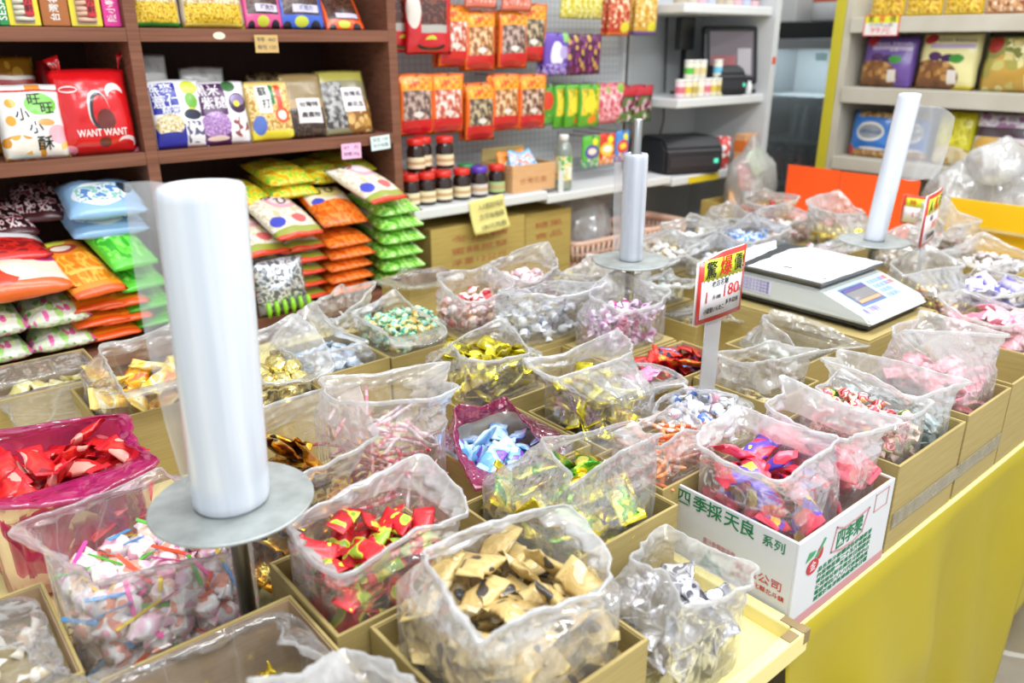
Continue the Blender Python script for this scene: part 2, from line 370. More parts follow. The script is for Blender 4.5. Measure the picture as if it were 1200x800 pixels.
def c_nugget(s,rng):
    bm=bm_new(); bmesh.ops.create_icosphere(bm,subdivisions=2,radius=s*.42); o=Vector((rng.uniform(0,9),)*3)
    for v in bm.verts:
        k=1+.28*noise.noise(v.co/s*3+o); v.co=Vector((v.co.x*1.15*k,v.co.y*.92*k,v.co.z*.85*k))
    for f in bm.faces: f.smooth=False; f.material_index=0
    return bm
def c_straw(s,rng):
    bm=bm_new(); n=9; pts=[]; b=rng.uniform(-.12,.12)
    for i in range(n):
        u=i/(n-1)-.5; pts.append((u*s,b*s*(1-4*u*u),.04*s*math.sin(u*5)))
    tube(bm,pts,[.0012,.0032]+[.0034]*(n-4)+[.0032,.0012],6)
    bm.faces.ensure_lookup_table()
    for i,f in enumerate(bm.faces): f.material_index=(i//6)%2
    return bm
def c_puff(s,rng):
    bm=bm_new(); r=s*.36; rings(bm,[(-s*.5,r*.7,.001,0),(-s*.36,r*.5,r*.3,0),(-s*.2,r*.95,r*.85,0),(0,r*1.1,r,0),(s*.2,r*.95,r*.85,0),(s*.36,r*.5,r*.3,0),(s*.5,r*.7,.001,0)],10,rng,.12)
    a=rng.uniform(-.6,.6); box(bm,-s*.62,s*.62,-.0026,.0026,r*.98,r*.98+.0012,0,1,Matrix.Rotation(a,4,'Z'))
    return bm
FACT=dict(twist=c_twist,pillow=c_pillow,nugget=c_nugget,straw=c_straw,puff=c_puff)
def shrinkpos(x0,x1,y0,y1,zf,zl,pr,rng,maxn=90):
    P=[]; fail=0; k=2*pr*.9
    ax,ay=(x1-x0)/2-pr*.9,(y1-y0)/2-pr*.9; cx,cy_=(x0+x1)/2,(y0+y1)/2; ax=max(ax,.005); ay=max(ay,.005)
    while fail<5 and len(P)<maxn:
        best=None
        for _ in range(14):
            u,v=rng.uniform(-1,1),rng.uniform(-1,1)
            if abs(u)**4+abs(v)**4>1: continue
            x,y=cx+u*ax,cy_+v*ay; z=zf+pr*.75
            for q in P:
                d2=(q[0]-x)**2+(q[1]-y)**2
                if d2<k*k: z=max(z,q[2]+math.sqrt(k*k-d2)*.8)
            if best is None or z<best[2]: best=(x,y,z)
        if best is None: continue
        if best[2]+pr*.6>zl: fail+=1; continue
        P.append(best)
    return P
CID=0
def fill_candy(rect,zf,zl,kind,s,m0,m1,label,group,seed,pr=None,tilt=.55,maxn=90,name='wrapped_candy',extra=()):
    global CID
    rng=random.Random(seed); pr=pr or s*.36; var=[]
    mats=m0 if isinstance(m0,list) else [m0]; mats1=m1 if isinstance(m1,list) else [m1]
    for i in range(max(3,len(mats),len(mats1))):
        bm=FACT[kind](s,rng); me=bpy.data.meshes.new(name); bm.normal_update(); bm.to_mesh(me); bm.free()
        me.materials.append(mats[i%len(mats)]); me.materials.append(mats1[i%len(mats1)]); var.append(me)
    P=shrinkpos(*rect,zf,zl,pr,rng,maxn)
    for (x,y,z) in P:
        o=bpy.data.objects.new(name,rng.choice(var)); COL.objects.link(o); o.location=(x,y,z)
        o.rotation_euler=(rng.gauss(0,tilt),rng.gauss(0,tilt*.7),rng.uniform(0,2*PI))
        tag(o,label,'candy',group)
    return len(P)
# ================================================================ open plastic bags
def smooth_loop(P,k):
    n=len(P)
    for _ in range(k): P=[(P[i-1]+P[i]*2+P[(i+1)%n])/4 for i in range(n)]
    return P
def open_bag(rect,zf,zl,ztop,rim,mat,seed,label,amp=1.0,ns=18,soft=3,group=None,name='plastic_bag',sag=.012):
    rng=random.Random(seed); x0,x1,y0,y1=rect; n=4*ns
    C=[Vector((x0,y1,0)),Vector((x1,y1,0)),Vector((x1,y0,0)),Vector((x0,y0,0))]
    base=smooth_loop([C[q].lerp(C[(q+1)%4],i/ns) for q in range(4) for i in range(ns)],18)
    Rm=[Vector(r) for r in rim]; mid=sum(Rm,Vector())/4
    top=[]
    for q in range(4):
        off=rng.uniform(-.022,.016)*amp; dz=rng.uniform(-1.5,.8)*sag; a,b=Rm[q],Rm[(q+1)%4]; nrm=Vector(((b-a).y,-(b-a).x,0)).normalized()
        pk=rng.uniform(.3,.7)
        for i in range(ns):
            u=i/ns; tt=u/pk if u<pk else (1-u)/(1-pk); top.append(a.lerp(b,u)+nrm*off*-tt+Vector((0,0,dz*tt)))
    top=smooth_loop(top,soft)
    zs=max(zl,ztop); ctr=Vector(((x0+x1)/2,(y0+y1)/2,0)); so=rng.uniform(0,50)
    def wr(i,v,f1=3.2):
        a=2*PI*i/n; p=Vector((math.cos(a)*f1,math.sin(a)*f1,v*1.6+so)); q=Vector((math.cos(a)*7+so,math.sin(a)*7,v*3.5))
        return (.3-abs(noise.noise(p)))*.030*amp+(.25-abs(noise.noise(q)))*.012*amp
    L=[]
    rows=[('lo',t) for t in (0,.25,.5,.75,1)]+[('up',t/12) for t in range(1,13)]
    bm=bm_new(); zmin=min(p.z for p in top)
    for kind,t in rows:
        ring=[]
        for i in range(n):
            b=base[i]; d=(b-ctr); d.normalize()
            if kind=='lo':
                p=Vector((b.x,b.y,zf+.002+(zs-zf)*t)); p+=d*(min(0,wr(i,t)*.5)-.003)
            else:
                a=Vector((b.x,b.y,zs)); e=t**.85; p=a.lerp(top[i],e); dd=(top[i]-mid); dd.z=0; dd.normalize()
                p+=dd*(wr(i,1+t*2)*min(1,t*2.2)*(1-.62*t*t)-.010*math.sin(PI*t)); p.z+=noise.noise(Vector((i*.12,so,t*2)))*.003*t*amp
            ring.append(bm.verts.new(p))
        L.append(ring)
    hem=[]
    for k,(o_,dz) in enumerate(((.0022,.0012),(.0042,-.0014),(.0034,-.0055))):
        ring=[]
        for i in range(n):
            dd=(top[i]-mid); dd.z=0; dd.normalize(); ring.append(bm.verts.new(L[-1-k].__getitem__(i).co+dd*o_+Vector((0,0,dz)) if k==0 else L[16][i].co+dd*o_+Vector((0,0,dz))))
        L.append(ring)
    for a,b in zip(L,L[1:]):
        for i in range(n):
            f=bm.faces.new((a[i],a[(i+1)%n],b[(i+1)%n],b[i])); f.smooth=True
    f=bm.faces.new(L[0][::-1])
    if not isinstance(mat,(list,tuple)):   # film pulled taut over the candies is clearer than the loose collar
        mat=[mat,tautpink if mat is pinkfilm else taut]; zt=zs+.012
        for f in bm.faces:
            if f.calc_center_median().z<zt: f.material_index=1
    else:   # printed band round the mouth
        for f in bm.faces:
            if f.calc_center_median().z>zs+(zmin-zs)*.45: f.material_index=1
    return tag(fin(name,bm,mat),label,'bag',group)
taut=film('taut_polythene',haze=.10,gloss=.22,scale=30); tautpink=film('taut_pink_film','#f58cc6',.22,'#f03c9c',.3,1.0)
clear=film('clear_polythene',haze=.36); clear_b=film('milky_polythene',haze=.50,gloss=.28); clear_c=film('very_clear_film',haze=.27,gloss=.22,scale=34)
pinkfilm=film('pink_film','#f27cbc',.48,'#f03c9c',.34,1.3); rosefilm=film('rose_film','#fff6f9',.30,'#fdeef4',.25,1.1)
dotfilm=film('magenta_dotted_film','#e58ab5',.55,'#c8427f',.3,1.2,60)
BAGS={
 'A1':((0.357, 0.556, 0.452, 0.643),1.003,1,[(0.399, 0.622, 1.039), (0.603, 0.6, 1.023), (0.517, 0.459, 1.023), (0.337, 0.445, 1.059)]),
 'A2':((0.319, 0.497, 0.671, 0.821),0.983,1,[(0.329, 0.813, 1.003), (0.527, 0.817, 1.027), (0.494, 0.671, 1.015), (0.319, 0.655, 1.019)]),
 'A3':((0.088, 0.301, 0.811, 1.04),0.99,0,[(0.061, 1.007, 1.01), (0.256, 1.043, 1.01), (0.249, 0.782, 1.01), (0.107, 0.795, 1.034)]),
 'A4':((0.055, 0.271, 1.145, 1.339),0.978,0,[(0.061, 1.354, 0.998), (0.275, 1.273, 0.998), (0.265, 1.079, 0.998), (0.068, 1.084, 0.998)]),
 'A5':((0.125, 0.317, 1.629, 1.799),0.9,1,[(0.121, 1.725, 0.92), (0.34, 1.732, 0.92), (0.311, 1.5, 0.92), (0.146, 1.503, 0.92)]),
 'A6':((0.263, 0.447, 1.397, 1.567),0.988,1,[(0.309, 1.563, 1.024), (0.474, 1.578, 1.036), (0.443, 1.302, 1.008), (0.289, 1.315, 1.008)]),
 'A7':((0.305, 0.485, 0.9, 1.12),0.973,0,[(0.408, 1.094, 1.025), (0.588, 1.089, 1.025), (0.501, 0.883, 1.037), (0.348, 0.863, 1.033)]),
 'A8':((0.49, 0.64, 0.885, 1.1),1.0,0,[(0.522, 1.094, 1.052), (0.744, 1.045, 1.036), (0.64, 0.878, 1.076), (0.476, 0.874, 1.1)]),
 'A9':((0.475, 0.601, 1.277, 1.413),0.978,1,[(0.488, 1.409, 1.03), (0.635, 1.414, 1.054), (0.631, 1.253, 0.998), (0.495, 1.253, 0.998)]),
 'A10':((0.657, 0.833, 0.812, 0.988),0.933,1,[(0.693, 0.962, 1.001), (0.836, 1.009, 0.957), (0.757, 0.813, 0.953), (0.602, 0.796, 0.953)]),
 'A11':((0.584, 0.796, 0.604, 0.78),0.983,1,[(0.654, 0.715, 1.051), (0.86, 0.723, 1.007), (0.793, 0.618, 1.047), (0.582, 0.583, 1.063)]),
 'A12':((0.6, 0.76, 0.425, 0.575),0.9,0,[(0.634, 0.529, 0.964), (0.771, 0.587, 0.928), (0.762, 0.43, 0.948), (0.592, 0.417, 0.988)]),
 'A13':((0.077, 0.291, 0.587, 0.753),0.875,1,[(0.079, 0.763, 0.951), (0.28, 0.771, 0.923), (0.263, 0.594, 0.987), (0.135, 0.558, 1.015)]),
 'A14':((-0.106, 0.072, 0.794, 0.964),0.93,1,[(-0.051, 0.875, 0.95), (0.037, 0.864, 0.95), (0.084, 0.76, 0.95), (-0.003, 0.746, 0.95)]),
 'A15':((0.112, 0.323, 0.407, 0.553),0.9,1,[(0.168, 0.542, 1.056), (0.282, 0.589, 0.988), (0.272, 0.439, 1.052), (0.175, 0.412, 1.088)]),
 'B1':((0.861, 0.991, 0.779, 0.949),1.003,1,[(0.839, 0.97, 1.039), (1.028, 0.923, 1.063), (0.949, 0.821, 1.067), (0.789, 0.83, 1.063)]),
 'B2':((0.764, 0.956, 1.016, 1.179),1.003,1,[(0.814, 1.139, 1.023), (0.976, 1.187, 1.031), (0.898, 1.017, 1.023), (0.753, 1.008, 1.051)]),
 'B3':((1.01, 1.202, 1.163, 1.276),1.018,1,[(1.021, 1.247, 1.038), (1.155, 1.249, 1.038), (1.202, 1.102, 1.038), (1.02, 1.14, 1.05)]),
 'B4':((1.121, 1.313, 1.024, 1.135),1.018,1,[(1.142, 1.106, 1.066), (1.296, 1.172, 1.074), (1.32, 1.032, 1.054), (1.128, 0.997, 1.054)]),
 'B5':((0.806, 0.957, 1.333, 1.503),0.983,1,[(0.793, 1.48, 1.003), (0.939, 1.531, 1.019), (0.894, 1.258, 1.003), (0.751, 1.244, 1.003)]),
 'B6':((0.629, 0.778, 1.335, 1.505),0.948,1,[(0.628, 1.494, 0.968), (0.739, 1.539, 0.988), (0.734, 1.304, 0.968), (0.604, 1.333, 0.968)]),
 'B7':((0.765, 0.885, 1.532, 1.652),0.948,0,[(0.727, 1.572, 0.968), (0.872, 1.668, 0.988), (0.889, 1.533, 1.008), (0.743, 1.465, 0.968)]),
 'B8':((1.106, 1.282, 1.725, 1.841),0.9,1,[(1.049, 1.82, 0.92), (1.181, 1.891, 0.92), (1.252, 1.746, 0.932), (1.089, 1.667, 0.92)]),
 'B9':((0.985, 1.154, 1.304, 1.455),1.003,1,[(0.996, 1.44, 1.023), (1.149, 1.449, 1.023), (1.108, 1.302, 1.023), (0.957, 1.286, 1.023)]),
 'B10':((1.182, 1.371, 1.397, 1.557),0.998,1,[(1.215, 1.518, 1.018), (1.411, 1.521, 1.018), (1.281, 1.35, 1.018), (1.144, 1.354, 1.018)]),
 'B11':((1.289, 1.465, 1.209, 1.369),0.978,1,[(1.298, 1.358, 0.998), (1.448, 1.412, 1.022), (1.483, 1.201, 1.022), (1.275, 1.207, 1.018)]),
 'B12':((0.824, 0.965, 0.636, 0.749),0.973,1,[(0.83, 0.735, 0.993), (0.983, 0.738, 0.997), (0.936, 0.646, 0.993), (0.81, 0.631, 1.017)]),
 'B13':((1.143, 1.327, 0.886, 0.996),0.953,1,[]),
 'B15':((1.007, 1.127, 0.846, 0.946),0.973,0,[(0.987, 0.888, 0.993), (1.064, 0.909, 0.993), (1.068, 0.785, 0.993), (0.956, 0.807, 0.993)]),
 'B14':((1.008, 1.178, 0.697, 0.836),0.948,0,[(0.969, 0.778, 0.968), (1.084, 0.806, 0.968), (1.129, 0.72, 0.968), (0.987, 0.695, 0.968)]),
 'C1':((0.86, 1.0, 0.44, 0.62),0.983,0,[(0.867, 0.615, 1.011), (1.002, 0.638, 1.019), (0.988, 0.463, 1.039), (0.838, 0.46, 1.027)]),
 'C2':((1.0, 1.1, 0.44, 0.62),0.983,0,[(1.017, 0.6, 1.031), (1.103, 0.633, 1.047), (1.106, 0.43, 1.039), (0.983, 0.454, 1.043)]),
 'C3':((1.135, 1.25, 0.44, 0.62),0.998,0,[(1.152, 0.591, 1.026), (1.266, 0.612, 1.022), (1.247, 0.443, 1.022), (1.098, 0.488, 1.034)]),
 'C4':((1.25, 1.35, 0.44, 0.62),0.968,0,[(1.243, 0.638, 1.036), (1.349, 0.657, 1.02), (1.352, 0.431, 1.032), (1.223, 0.47, 1.024)]),
 'C5':((1.385, 1.545, 0.44, 0.62),0.993,0,[(1.397, 0.59, 1.077), (1.555, 0.613, 1.065), (1.551, 0.448, 1.061), (1.327, 0.539, 1.097)]),
 'C6':((1.397, 1.548, 0.762, 0.918),0.9,1,[(1.42, 0.87, 1.016), (1.554, 0.929, 0.988), (1.575, 0.702, 0.96), (1.387, 0.762, 0.976)]),
 'C7':((1.212, 1.358, 0.712, 0.858),0.91,1,[(1.222, 0.841, 0.994), (1.393, 0.825, 0.982), (1.366, 0.704, 1.002), (1.191, 0.733, 1.014)]),
 'C8':((1.906, 2.079, 0.705, 0.874),0.983,1,[(1.912, 0.843, 1.051), (2.097, 0.843, 1.071), (2.084, 0.734, 1.035), (1.862, 0.783, 1.043)]),
 'C9':((2.107, 2.285, 0.626, 0.796),0.973,1,[(2.055, 0.771, 0.993), (2.277, 0.774, 0.993), (2.184, 0.571, 0.993), (1.981, 0.649, 0.993)]),
 'C11':((1.821, 2.013, 0.507, 0.677),0.983,1,[(1.818, 0.677, 1.019), (1.998, 0.697, 1.003), (1.906, 0.478, 1.003), (1.756, 0.55, 1.003)]),
 'C10':((2.466, 2.658, 0.745, 0.906),0.948,1,[(2.435, 0.943, 0.972), (2.674, 0.919, 1.008), (2.613, 0.735, 0.968), (2.357, 0.805, 0.968)]),
 'D1':((2.47, 2.659, 1.534, 1.695),0.993,1,[(2.494, 1.654, 1.021), (2.674, 1.685, 1.021), (2.563, 1.471, 1.013), (2.355, 1.463, 1.013)]),
 'D2':((2.359, 2.551, 1.176, 1.335),0.983,1,[(2.35, 1.329, 1.051), (2.556, 1.335, 1.067), (2.542, 1.221, 1.015), (2.323, 1.222, 1.023)]),
 'D3':((2.343, 2.535, 1.363, 1.506),0.978,1,[(2.266, 1.455, 0.998), (2.478, 1.476, 0.998), (2.433, 1.316, 0.998), (2.219, 1.311, 0.998)]),
 'D4':((2.065, 2.254, 1.297, 1.466),0.983,1,[(2.016, 1.412, 1.003), (2.237, 1.449, 1.003), (2.15, 1.256, 1.003), (1.943, 1.241, 1.003)]),
 'D5':((2.01, 2.192, 1.494, 1.662),0.958,1,[(2.023, 1.645, 0.978), (2.196, 1.664, 0.994), (2.137, 1.468, 0.978), (1.909, 1.438, 0.978)]),
 'D6':((2.253, 2.442, 1.534, 1.697),0.958,1,[(2.277, 1.646, 0.986), (2.463, 1.702, 0.99), (2.356, 1.501, 0.978), (2.189, 1.505, 0.978)]),
 'D7':((1.801, 1.982, 1.447, 1.607),0.958,1,[(1.746, 1.505, 0.978), (1.967, 1.549, 0.978), (1.899, 1.363, 0.978), (1.711, 1.347, 0.978)]),
 'D8':((1.849, 2.037, 1.26, 1.419),0.958,1,[(1.797, 1.374, 0.978), (2.007, 1.411, 0.978), (1.93, 1.233, 0.978), (1.733, 1.216, 0.978)]),
 'D9':((1.515, 1.705, 1.392, 1.555),0.958,1,[(1.506, 1.445, 0.978), (1.695, 1.46, 0.978), (1.662, 1.276, 0.978), (1.468, 1.274, 0.978)]),
 'D13':((1.493, 1.671, 1.251, 1.364),0.958,1,[(1.444, 1.257, 0.978), (1.616, 1.271, 0.978), (1.605, 1.153, 0.978), (1.428, 1.138, 0.978)]),
 'D10':((2.542, 2.734, 0.934, 1.095),0.988,1,[(2.542, 1.055, 1.052), (2.764, 1.078, 1.056), (2.7, 0.929, 1.008), (2.441, 0.937, 1.008)]),
 'D11':((2.32, 2.456, 0.946, 1.081),0.968,1,[(2.3, 1.054, 0.988), (2.481, 1.059, 0.996), (2.417, 0.928, 0.988), (2.22, 0.941, 0.988)]),
 'D12':((2.164, 2.3, 1.127, 1.243),0.968,1,[(2.206, 1.141, 0.992), (2.358, 1.141, 0.992), (2.281, 1.003, 0.988), (2.165, 1.0, 0.988)]),
 'D14':((1.53, 1.686, 1.116, 1.223),0.9,1,[(1.565, 1.119, 0.92), (1.694, 1.118, 0.92), (1.643, 1.001, 0.92), (1.508, 0.991, 0.92)]),
}
import re
# spec: kind,size,body mats,end mats,layers(height below level), film, bag label, candy label, options
def F(n,cols,**k): return patterned('wrap_'+n,cols,**k)
foil=dict(metal=.75,rough=.28,bump=.8,bscale=110)
SP={}
def S(k,*a,**o): SP[k]=(a,o)
S('A1','pillow',.062,F('kraft',['#39322b','#b3965a','#bfa468','#b99c5e','#c4a96c','#b3965a','#cfc09a'],scale=36),M('#c4ad72',.5,bump=.3),.13,clear_b,'tall milky plastic bag of kraft-paper sachets at the front of the table','kraft-paper candy sachet in the tall bag at the table front',wd=.5)
S('A2','pillow',.052,F('redgreen',['#8fb432','#dfd648','#c81f2a','#d9232e','#b81822'],scale=42),M('#d3252d',.35,bump=.4),.11,clear_b,'wide open plastic bag of red candies printed yellow, beside the kraft sachets','red twist-wrapped candy with yellow print in the bag left of the kraft sachets',pr=.017)
S('A3','puff',.044,[F('puffw',['#f6b6cc','#fbeef2','#ffffff','#fdf3ee','#f3a38e'],scale=45),F('puffp',['#f3c4d8','#f7dbe6','#ffffff','#f9d2c2'],scale=45)],[M('#e8501f',.35),M('#58b83c',.35),M('#5aa4e0',.35),M('#ecd02c',.35),M('#ee4fa8',.35)],.13,rosefilm,'large milky pinkish bag of white puffs with bright strips, left of the pole','white and pink puff candy with a bright strip in the bag beside the thick roll')
S('A4','pillow',.07,F('redpack',['#8d0f18','#c3161f','#d8241f','#e03326','#c81a20','#e8a090'],scale=24),M('#d92430',.35,bump=.5),.07,[pinkfilm,pinkfilm],'crumpled hot-pink film bag of red packets at the left edge','red packet candy inside the hot-pink film bag')
S('A5','pillow',.055,F('cream',['#c5b25c','#e9dca0','#f4eecb','#dcd283'],scale=30),M('#efe6b8',.4),.05,clear_c,'clear bag at the left edge with a straight rim and pale candies deep inside','pale cream candy in the clear bag behind the hot-pink film bag')
S('A6','pillow',.075,F('yorange',['#e0741c','#f2b52c','#f7dc6a','#fbf2cf','#f0c040'],scale=26),M('#f5d978',.35),.10,clear,'clear bag of yellow and orange packets behind the thick roll','yellow and orange packet in the clear bag behind the thick roll')
S('A7','pillow',.082,F('coffee',['#2a1608','#7a3d0a','#c57a18','#e0a52c','#f0cf5c','#3a1f10'],scale=26,**foil),M('#d79a2a',.25,.8,bump=.6),.12,clear,'bag of brown and gold foil candies right of the thick roll','brown and gold foil candy in the bag right of the thick roll')
S('A8','straw',.085,[M('#f2a9b6',.4),M('#f7d5da',.4),M('#f6c0ca',.4)],[M('#d63a48',.4),M('#fbeef0',.4),M('#e87c8c',.4)],.15,clear,'tall bag packed with pink and red striped straw candies','pink and red striped straw candy in the tall packed bag',pr=.019,maxn=150,lay=9,name='straw_candy')
S('A9','nugget',.042,M('#e9d98c',.22,.85,bump=.7,bscale=90),M('#e9d98c',.22,.85),.08,clear,'clear bag of pale gold nuggets just right of the thick roll','pale gold foil nugget in the clear bag right of the thick roll',name='gold_nugget_candy')
S('A10','pillow',.062,F('bluewhite',['#7a4fb4','#7db6e6','#c5e2f6','#a7d2f2','#6aa6e0'],scale=30),M('#b8daf4',.3,bump=.5),.07,[clear,dotfilm],'bag with a magenta dotted rim holding pale blue candies','pale blue wrapped candy in the bag with the magenta dotted rim')
S('A11','pillow',.075,[F('lime',['#b98a12','#e8d640','#7fb52c','#3f8a1f','#f0e568'],scale=30,**foil),F('goldgr',['#4a3510','#d8b52a','#f0dc50','#b9c832'],scale=34,**foil)],M('#e2d23c',.25,.75,bump=.8),.10,clear_c,'clear bag of lime green and gold foil candies in the central kraft box','lime green and gold foil candy in the central kraft box')
S('A12','pillow',.052,F('silver',['#4a4850','#a8a6ac','#d6d6da','#8f8d95','#f2f2f4'],scale=38,metal=.4,rough=.3),M('#c9c9cf',.25,.6,bump=.7),.10,clear,'small clear bag of silver-grey sachets standing on the yellow tray','silver-grey candy sachet in the small bag on the yellow tray',pr=.016,tilt=1.0)
S('A13','twist',.042,F('fewgold',['#a77f12','#d7b52a','#f2e07a'],scale=40,**foil),M('#e5c840',.25,.8),.03,clear_c,'thin bag lining a nearly empty kraft box at the bottom edge','gold twist candy in the nearly empty box at the bottom edge',maxn=14)
S('A14','twist',.045,F('a14',['#e9dfcf','#f4f0e8','#d9c9a8'],scale=40),M('#efe8da',.4),.04,clear_b,'milky bag in the kraft box at the bottom left corner','pale twist candy in the bottom left corner box',maxn=14)
S('A15','twist',.045,F('a15',['#caa544','#f0e6c8','#e4cf8a'],scale=40),M('#efe2b4',.4),.04,clear_b,'milky open bag cut by the bottom edge, left of the kraft sachets','cream twist candy in the open bag cut by the bottom edge',maxn=14)
gold1=F('lemonfoil',['#7d7412','#c9b81e','#e4d42c','#f0e450','#faf6a8'],scale=30,**foil); gold1e=M('#e6d83a',.22,.8,bump=.8)
S('B1','pillow',.06,gold1,gold1e,.13,clear,'large clear bag of lemon gold foil candies in the middle of the table','lemon gold foil candy in the large middle bag',wd=.7,th=.4)
S('B2','pillow',.055,gold1,gold1e,.12,clear,'clear bag of lemon gold candies just behind the large gold one','lemon gold foil candy in the bag behind the large gold one',wd=.7,th=.4)
S('B3','twist',.045,F('whiteblue',['#c8d4e4','#eef3f8','#ffffff','#e6eef6','#7f96bc'],scale=40),M('#f4f8fb',.3,bump=.5),.11,clear_b,'milky bag of white candies between the gold bags and the purple one','white twist-wrapped candy between the gold bags and the purple one')
S('B4','twist',.042,F('purplewhite',['#8d2f86','#c48ac4','#f4ecf6','#d9b4dc','#a8327c'],scale=44),M('#e9d8ee',.3,bump=.5),.13,clear,'rounded bag of purple and white candies under the thin roll','purple and white twist candy in the rounded bag under the thin roll',extra=True)
S('B5','twist',.034,[F('teal1',['#2f8f80','#8fcfae','#e4de86','#d8ecd8'],scale=60),F('teal2',['#e7a04c','#f0d98a','#9fd8c8'],scale=60)],[M('#9ed8c4',.35),M('#e9dc8c',.35)],.09,clear,'bag with a pointed rim and small teal and yellow candies','small teal and yellow candy in the bag with the pointed rim')
S('B6','pillow',.06,F('iceblue',['#9fbfe4','#d2e3f4','#f2f7fb','#bcd4ee'],scale=26),M('#dbe9f6',.3),.06,clear,'slumped clear bag with ice blue candies, left of the teal candies','ice blue candy in the slumped bag left of the teal candies')
S('B7','twist',.04,F('b7',['#d0d0cc','#f6f6f2','#e2e2de'],scale=40),M('#f0f0ee',.3),.05,clear,'small upright clear bag beside the brown shelf stacks','white candy in the small upright bag near the brown shelf',maxn=14)
S('B8','twist',.04,F('b8',['#d6d2c0','#efeee4','#e2ddc8'],scale=40),M('#ecebe0',.3),.03,clear_c,'wide nearly empty clear bag below the green snack stack','pale candy in the wide nearly empty bag below the green snack stack',maxn=14)
S('B9','twist',.045,F('redwhite',['#c02a34','#e85a60','#f8d8d4','#ffffff','#efc8a8'],scale=40),M('#f3cfcf',.3),.10,clear,'bag of red and white candies in front of the kraft cartons','red and white twist candy in front of the kraft cartons')
S('B10','twist',.045,F('pinkpale',['#f0a6b4','#fae0e4','#ffffff','#f4c4cc'],scale=40),M('#f8e0e4',.3),.06,clear_b,'puffed milky bag standing tall before the kraft cartons','pale pink candy in the puffed bag before the kraft cartons')
S('B11','twist',.042,F('sage',['#a9b48c','#e6e8dc','#f6f4ee','#c9cda8'],scale=40),M('#eceee4',.3),.06,clear,'low wide clear bag left of the thin roll post','sage and white candy left of the thin roll post')
S('B12','straw',.07,[M('#f0803c',.4),M('#f4a878',.4),M('#f7d4c4',.4)],[M('#f4a070',.4),M('#fbe6dc',.4),M('#e8662c',.4)],.07,clear,'crumpled bag of orange sticks behind the lime foil candies','orange stick candy behind the lime foil candies',pr=.013,maxn=60,name='stick_candy')
S('B13','pillow',.06,[F('redor',['#8a1214','#c92018','#ea5a24','#f29a3c'],scale=30,**foil),F('redblue',['#1c2438','#c8281c','#3f8fc0','#e0462c'],scale=30,**foil)],M('#d8342a',.3,.5,bump=.7),.07,None,'','red and orange foil candy in the open kraft box left of the price sign post')
S('B14','twist',.045,F('bw14',['#5a78c0','#cfd8ee','#ffffff','#e4a8b8'],scale=40),M('#e8ecf6',.3),.06,clear,'crumpled clear bag at the foot of the white sign post','blue and white candy at the foot of the white sign post')
S('B15','pillow',.06,F('bubblepink',['#e67fb4','#f2a6cc','#f8c8de'],scale=24),M('#f4b4d4',.35),.05,clear_c,'small clear bag of bubble-pink packets in front of the red foil candies','bubble-pink packet in front of the red foil candies',maxn=8)
S('C1','pillow',.066,[F('purplered',['#f0d23c','#5a3fb4','#7048c8','#e8324c','#f05a64'],scale=26),F('redpurple',['#4a36a0','#e03048','#f0546a','#f4869a'],scale=26)],M('#e8485c',.35,bump=.5),.11,clear_b,'tall milky bag of purple and red packets in the white printed carton','purple and red packet in the white printed carton')
S('C2','pillow',.06,F('rosered',['#d82c44','#f05a6c','#f6a0a8','#e8405a'],scale=30),M('#ee6a7a',.35,bump=.5),.11,clear_b,'tall milky bag of rose-red packets at the far end of the white carton','rose-red packet at the far end of the white carton')
S('C3','twist',.038,F('multi',['#3f7a34','#e8d86a','#f6ead0','#d83a44','#f0a0a8','#a0202c'],scale=55),M('#efc8b8',.35),.13,clear,'bag of tiny red, green and yellow candies beside the white carton','tiny red, green and yellow candy beside the white carton')
S('C4','pillow',.05,F('tealgrey',['#3f6f6c','#8fb0ac','#d4e0de','#5f8f8a'],scale=36),M('#a8c4c0',.3),.09,clear,'wide-mouthed clear bag with teal-grey candies beside the tiny mixed ones','teal-grey candy beside the tiny mixed candies')
S('C5','pillow',.055,F('coralpink',['#c83048','#ee7a8c','#f6b4bc','#f29aa6'],scale=36),M('#f2a4b0',.35),.10,clear,'box-shaped clear bag of coral pink candies at the right table edge','coral pink candy at the right table edge')
S('C6','twist',.042,F('mint',['#b4d8c0','#eaf4ec','#d0e6d4'],scale=40),M('#e2f0e4',.3),.04,clear_c,'flared clear bag in front of the weighing scale','mint candy in the flared bag in front of the scale',maxn=14)
S('C7','pillow',.05,F('yellowblack',['#2c2818','#e0b020','#f2e2a0','#f8f4e4'],scale=34),M('#f0e0a0',.35),.04,clear,'clear bag with a flat rim right of the white sign post','yellow and black candy right of the white sign post',maxn=18)
S('C8','twist',.042,F('xmas',['#3f7a2c','#c8322c','#d8b53c','#efdf8a','#b8922c'],scale=50,**foil),M('#e4cc60',.25,.7,bump=.7),.09,clear,'bag of gold, red and green candies beside the scale keypad','gold, red and green candy beside the scale keypad')
S('C9','pillow',.06,F('violet',['#3c3a9c','#7a6cc8','#d8d4f0','#efeef8'],scale=24),M('#dcd8f0',.3),.07,clear_b,'milky bag with violet packets at the right edge','violet packet at the right edge')
S('C10','twist',.045,F('c10',['#d8d0cc','#f4f2f0','#e8d8d4','#b8a8a0'],scale=40),M('#f2f0ee',.3),.05,clear,'clear bag of white candies below the yellow board','white candy below the yellow board')
S('C11','pillow',.06,F('softpink',['#ee7a90','#f8b0bc','#fad0d6'],scale=24),M('#f8c4cc',.3),.08,clear,'clear bag of soft pink packets at the right edge behind the boxy bag','soft pink packet behind the boxy bag at the right edge')
S('D1','twist',.042,F('redgold',['#e0c040','#d82030','#b81424','#f0e0b0'],scale=44,**foil),M('#cc2430',.3,.4),.08,clear,'bag of red and gold candies in front of the orange board','red and gold candy in front of the orange board')
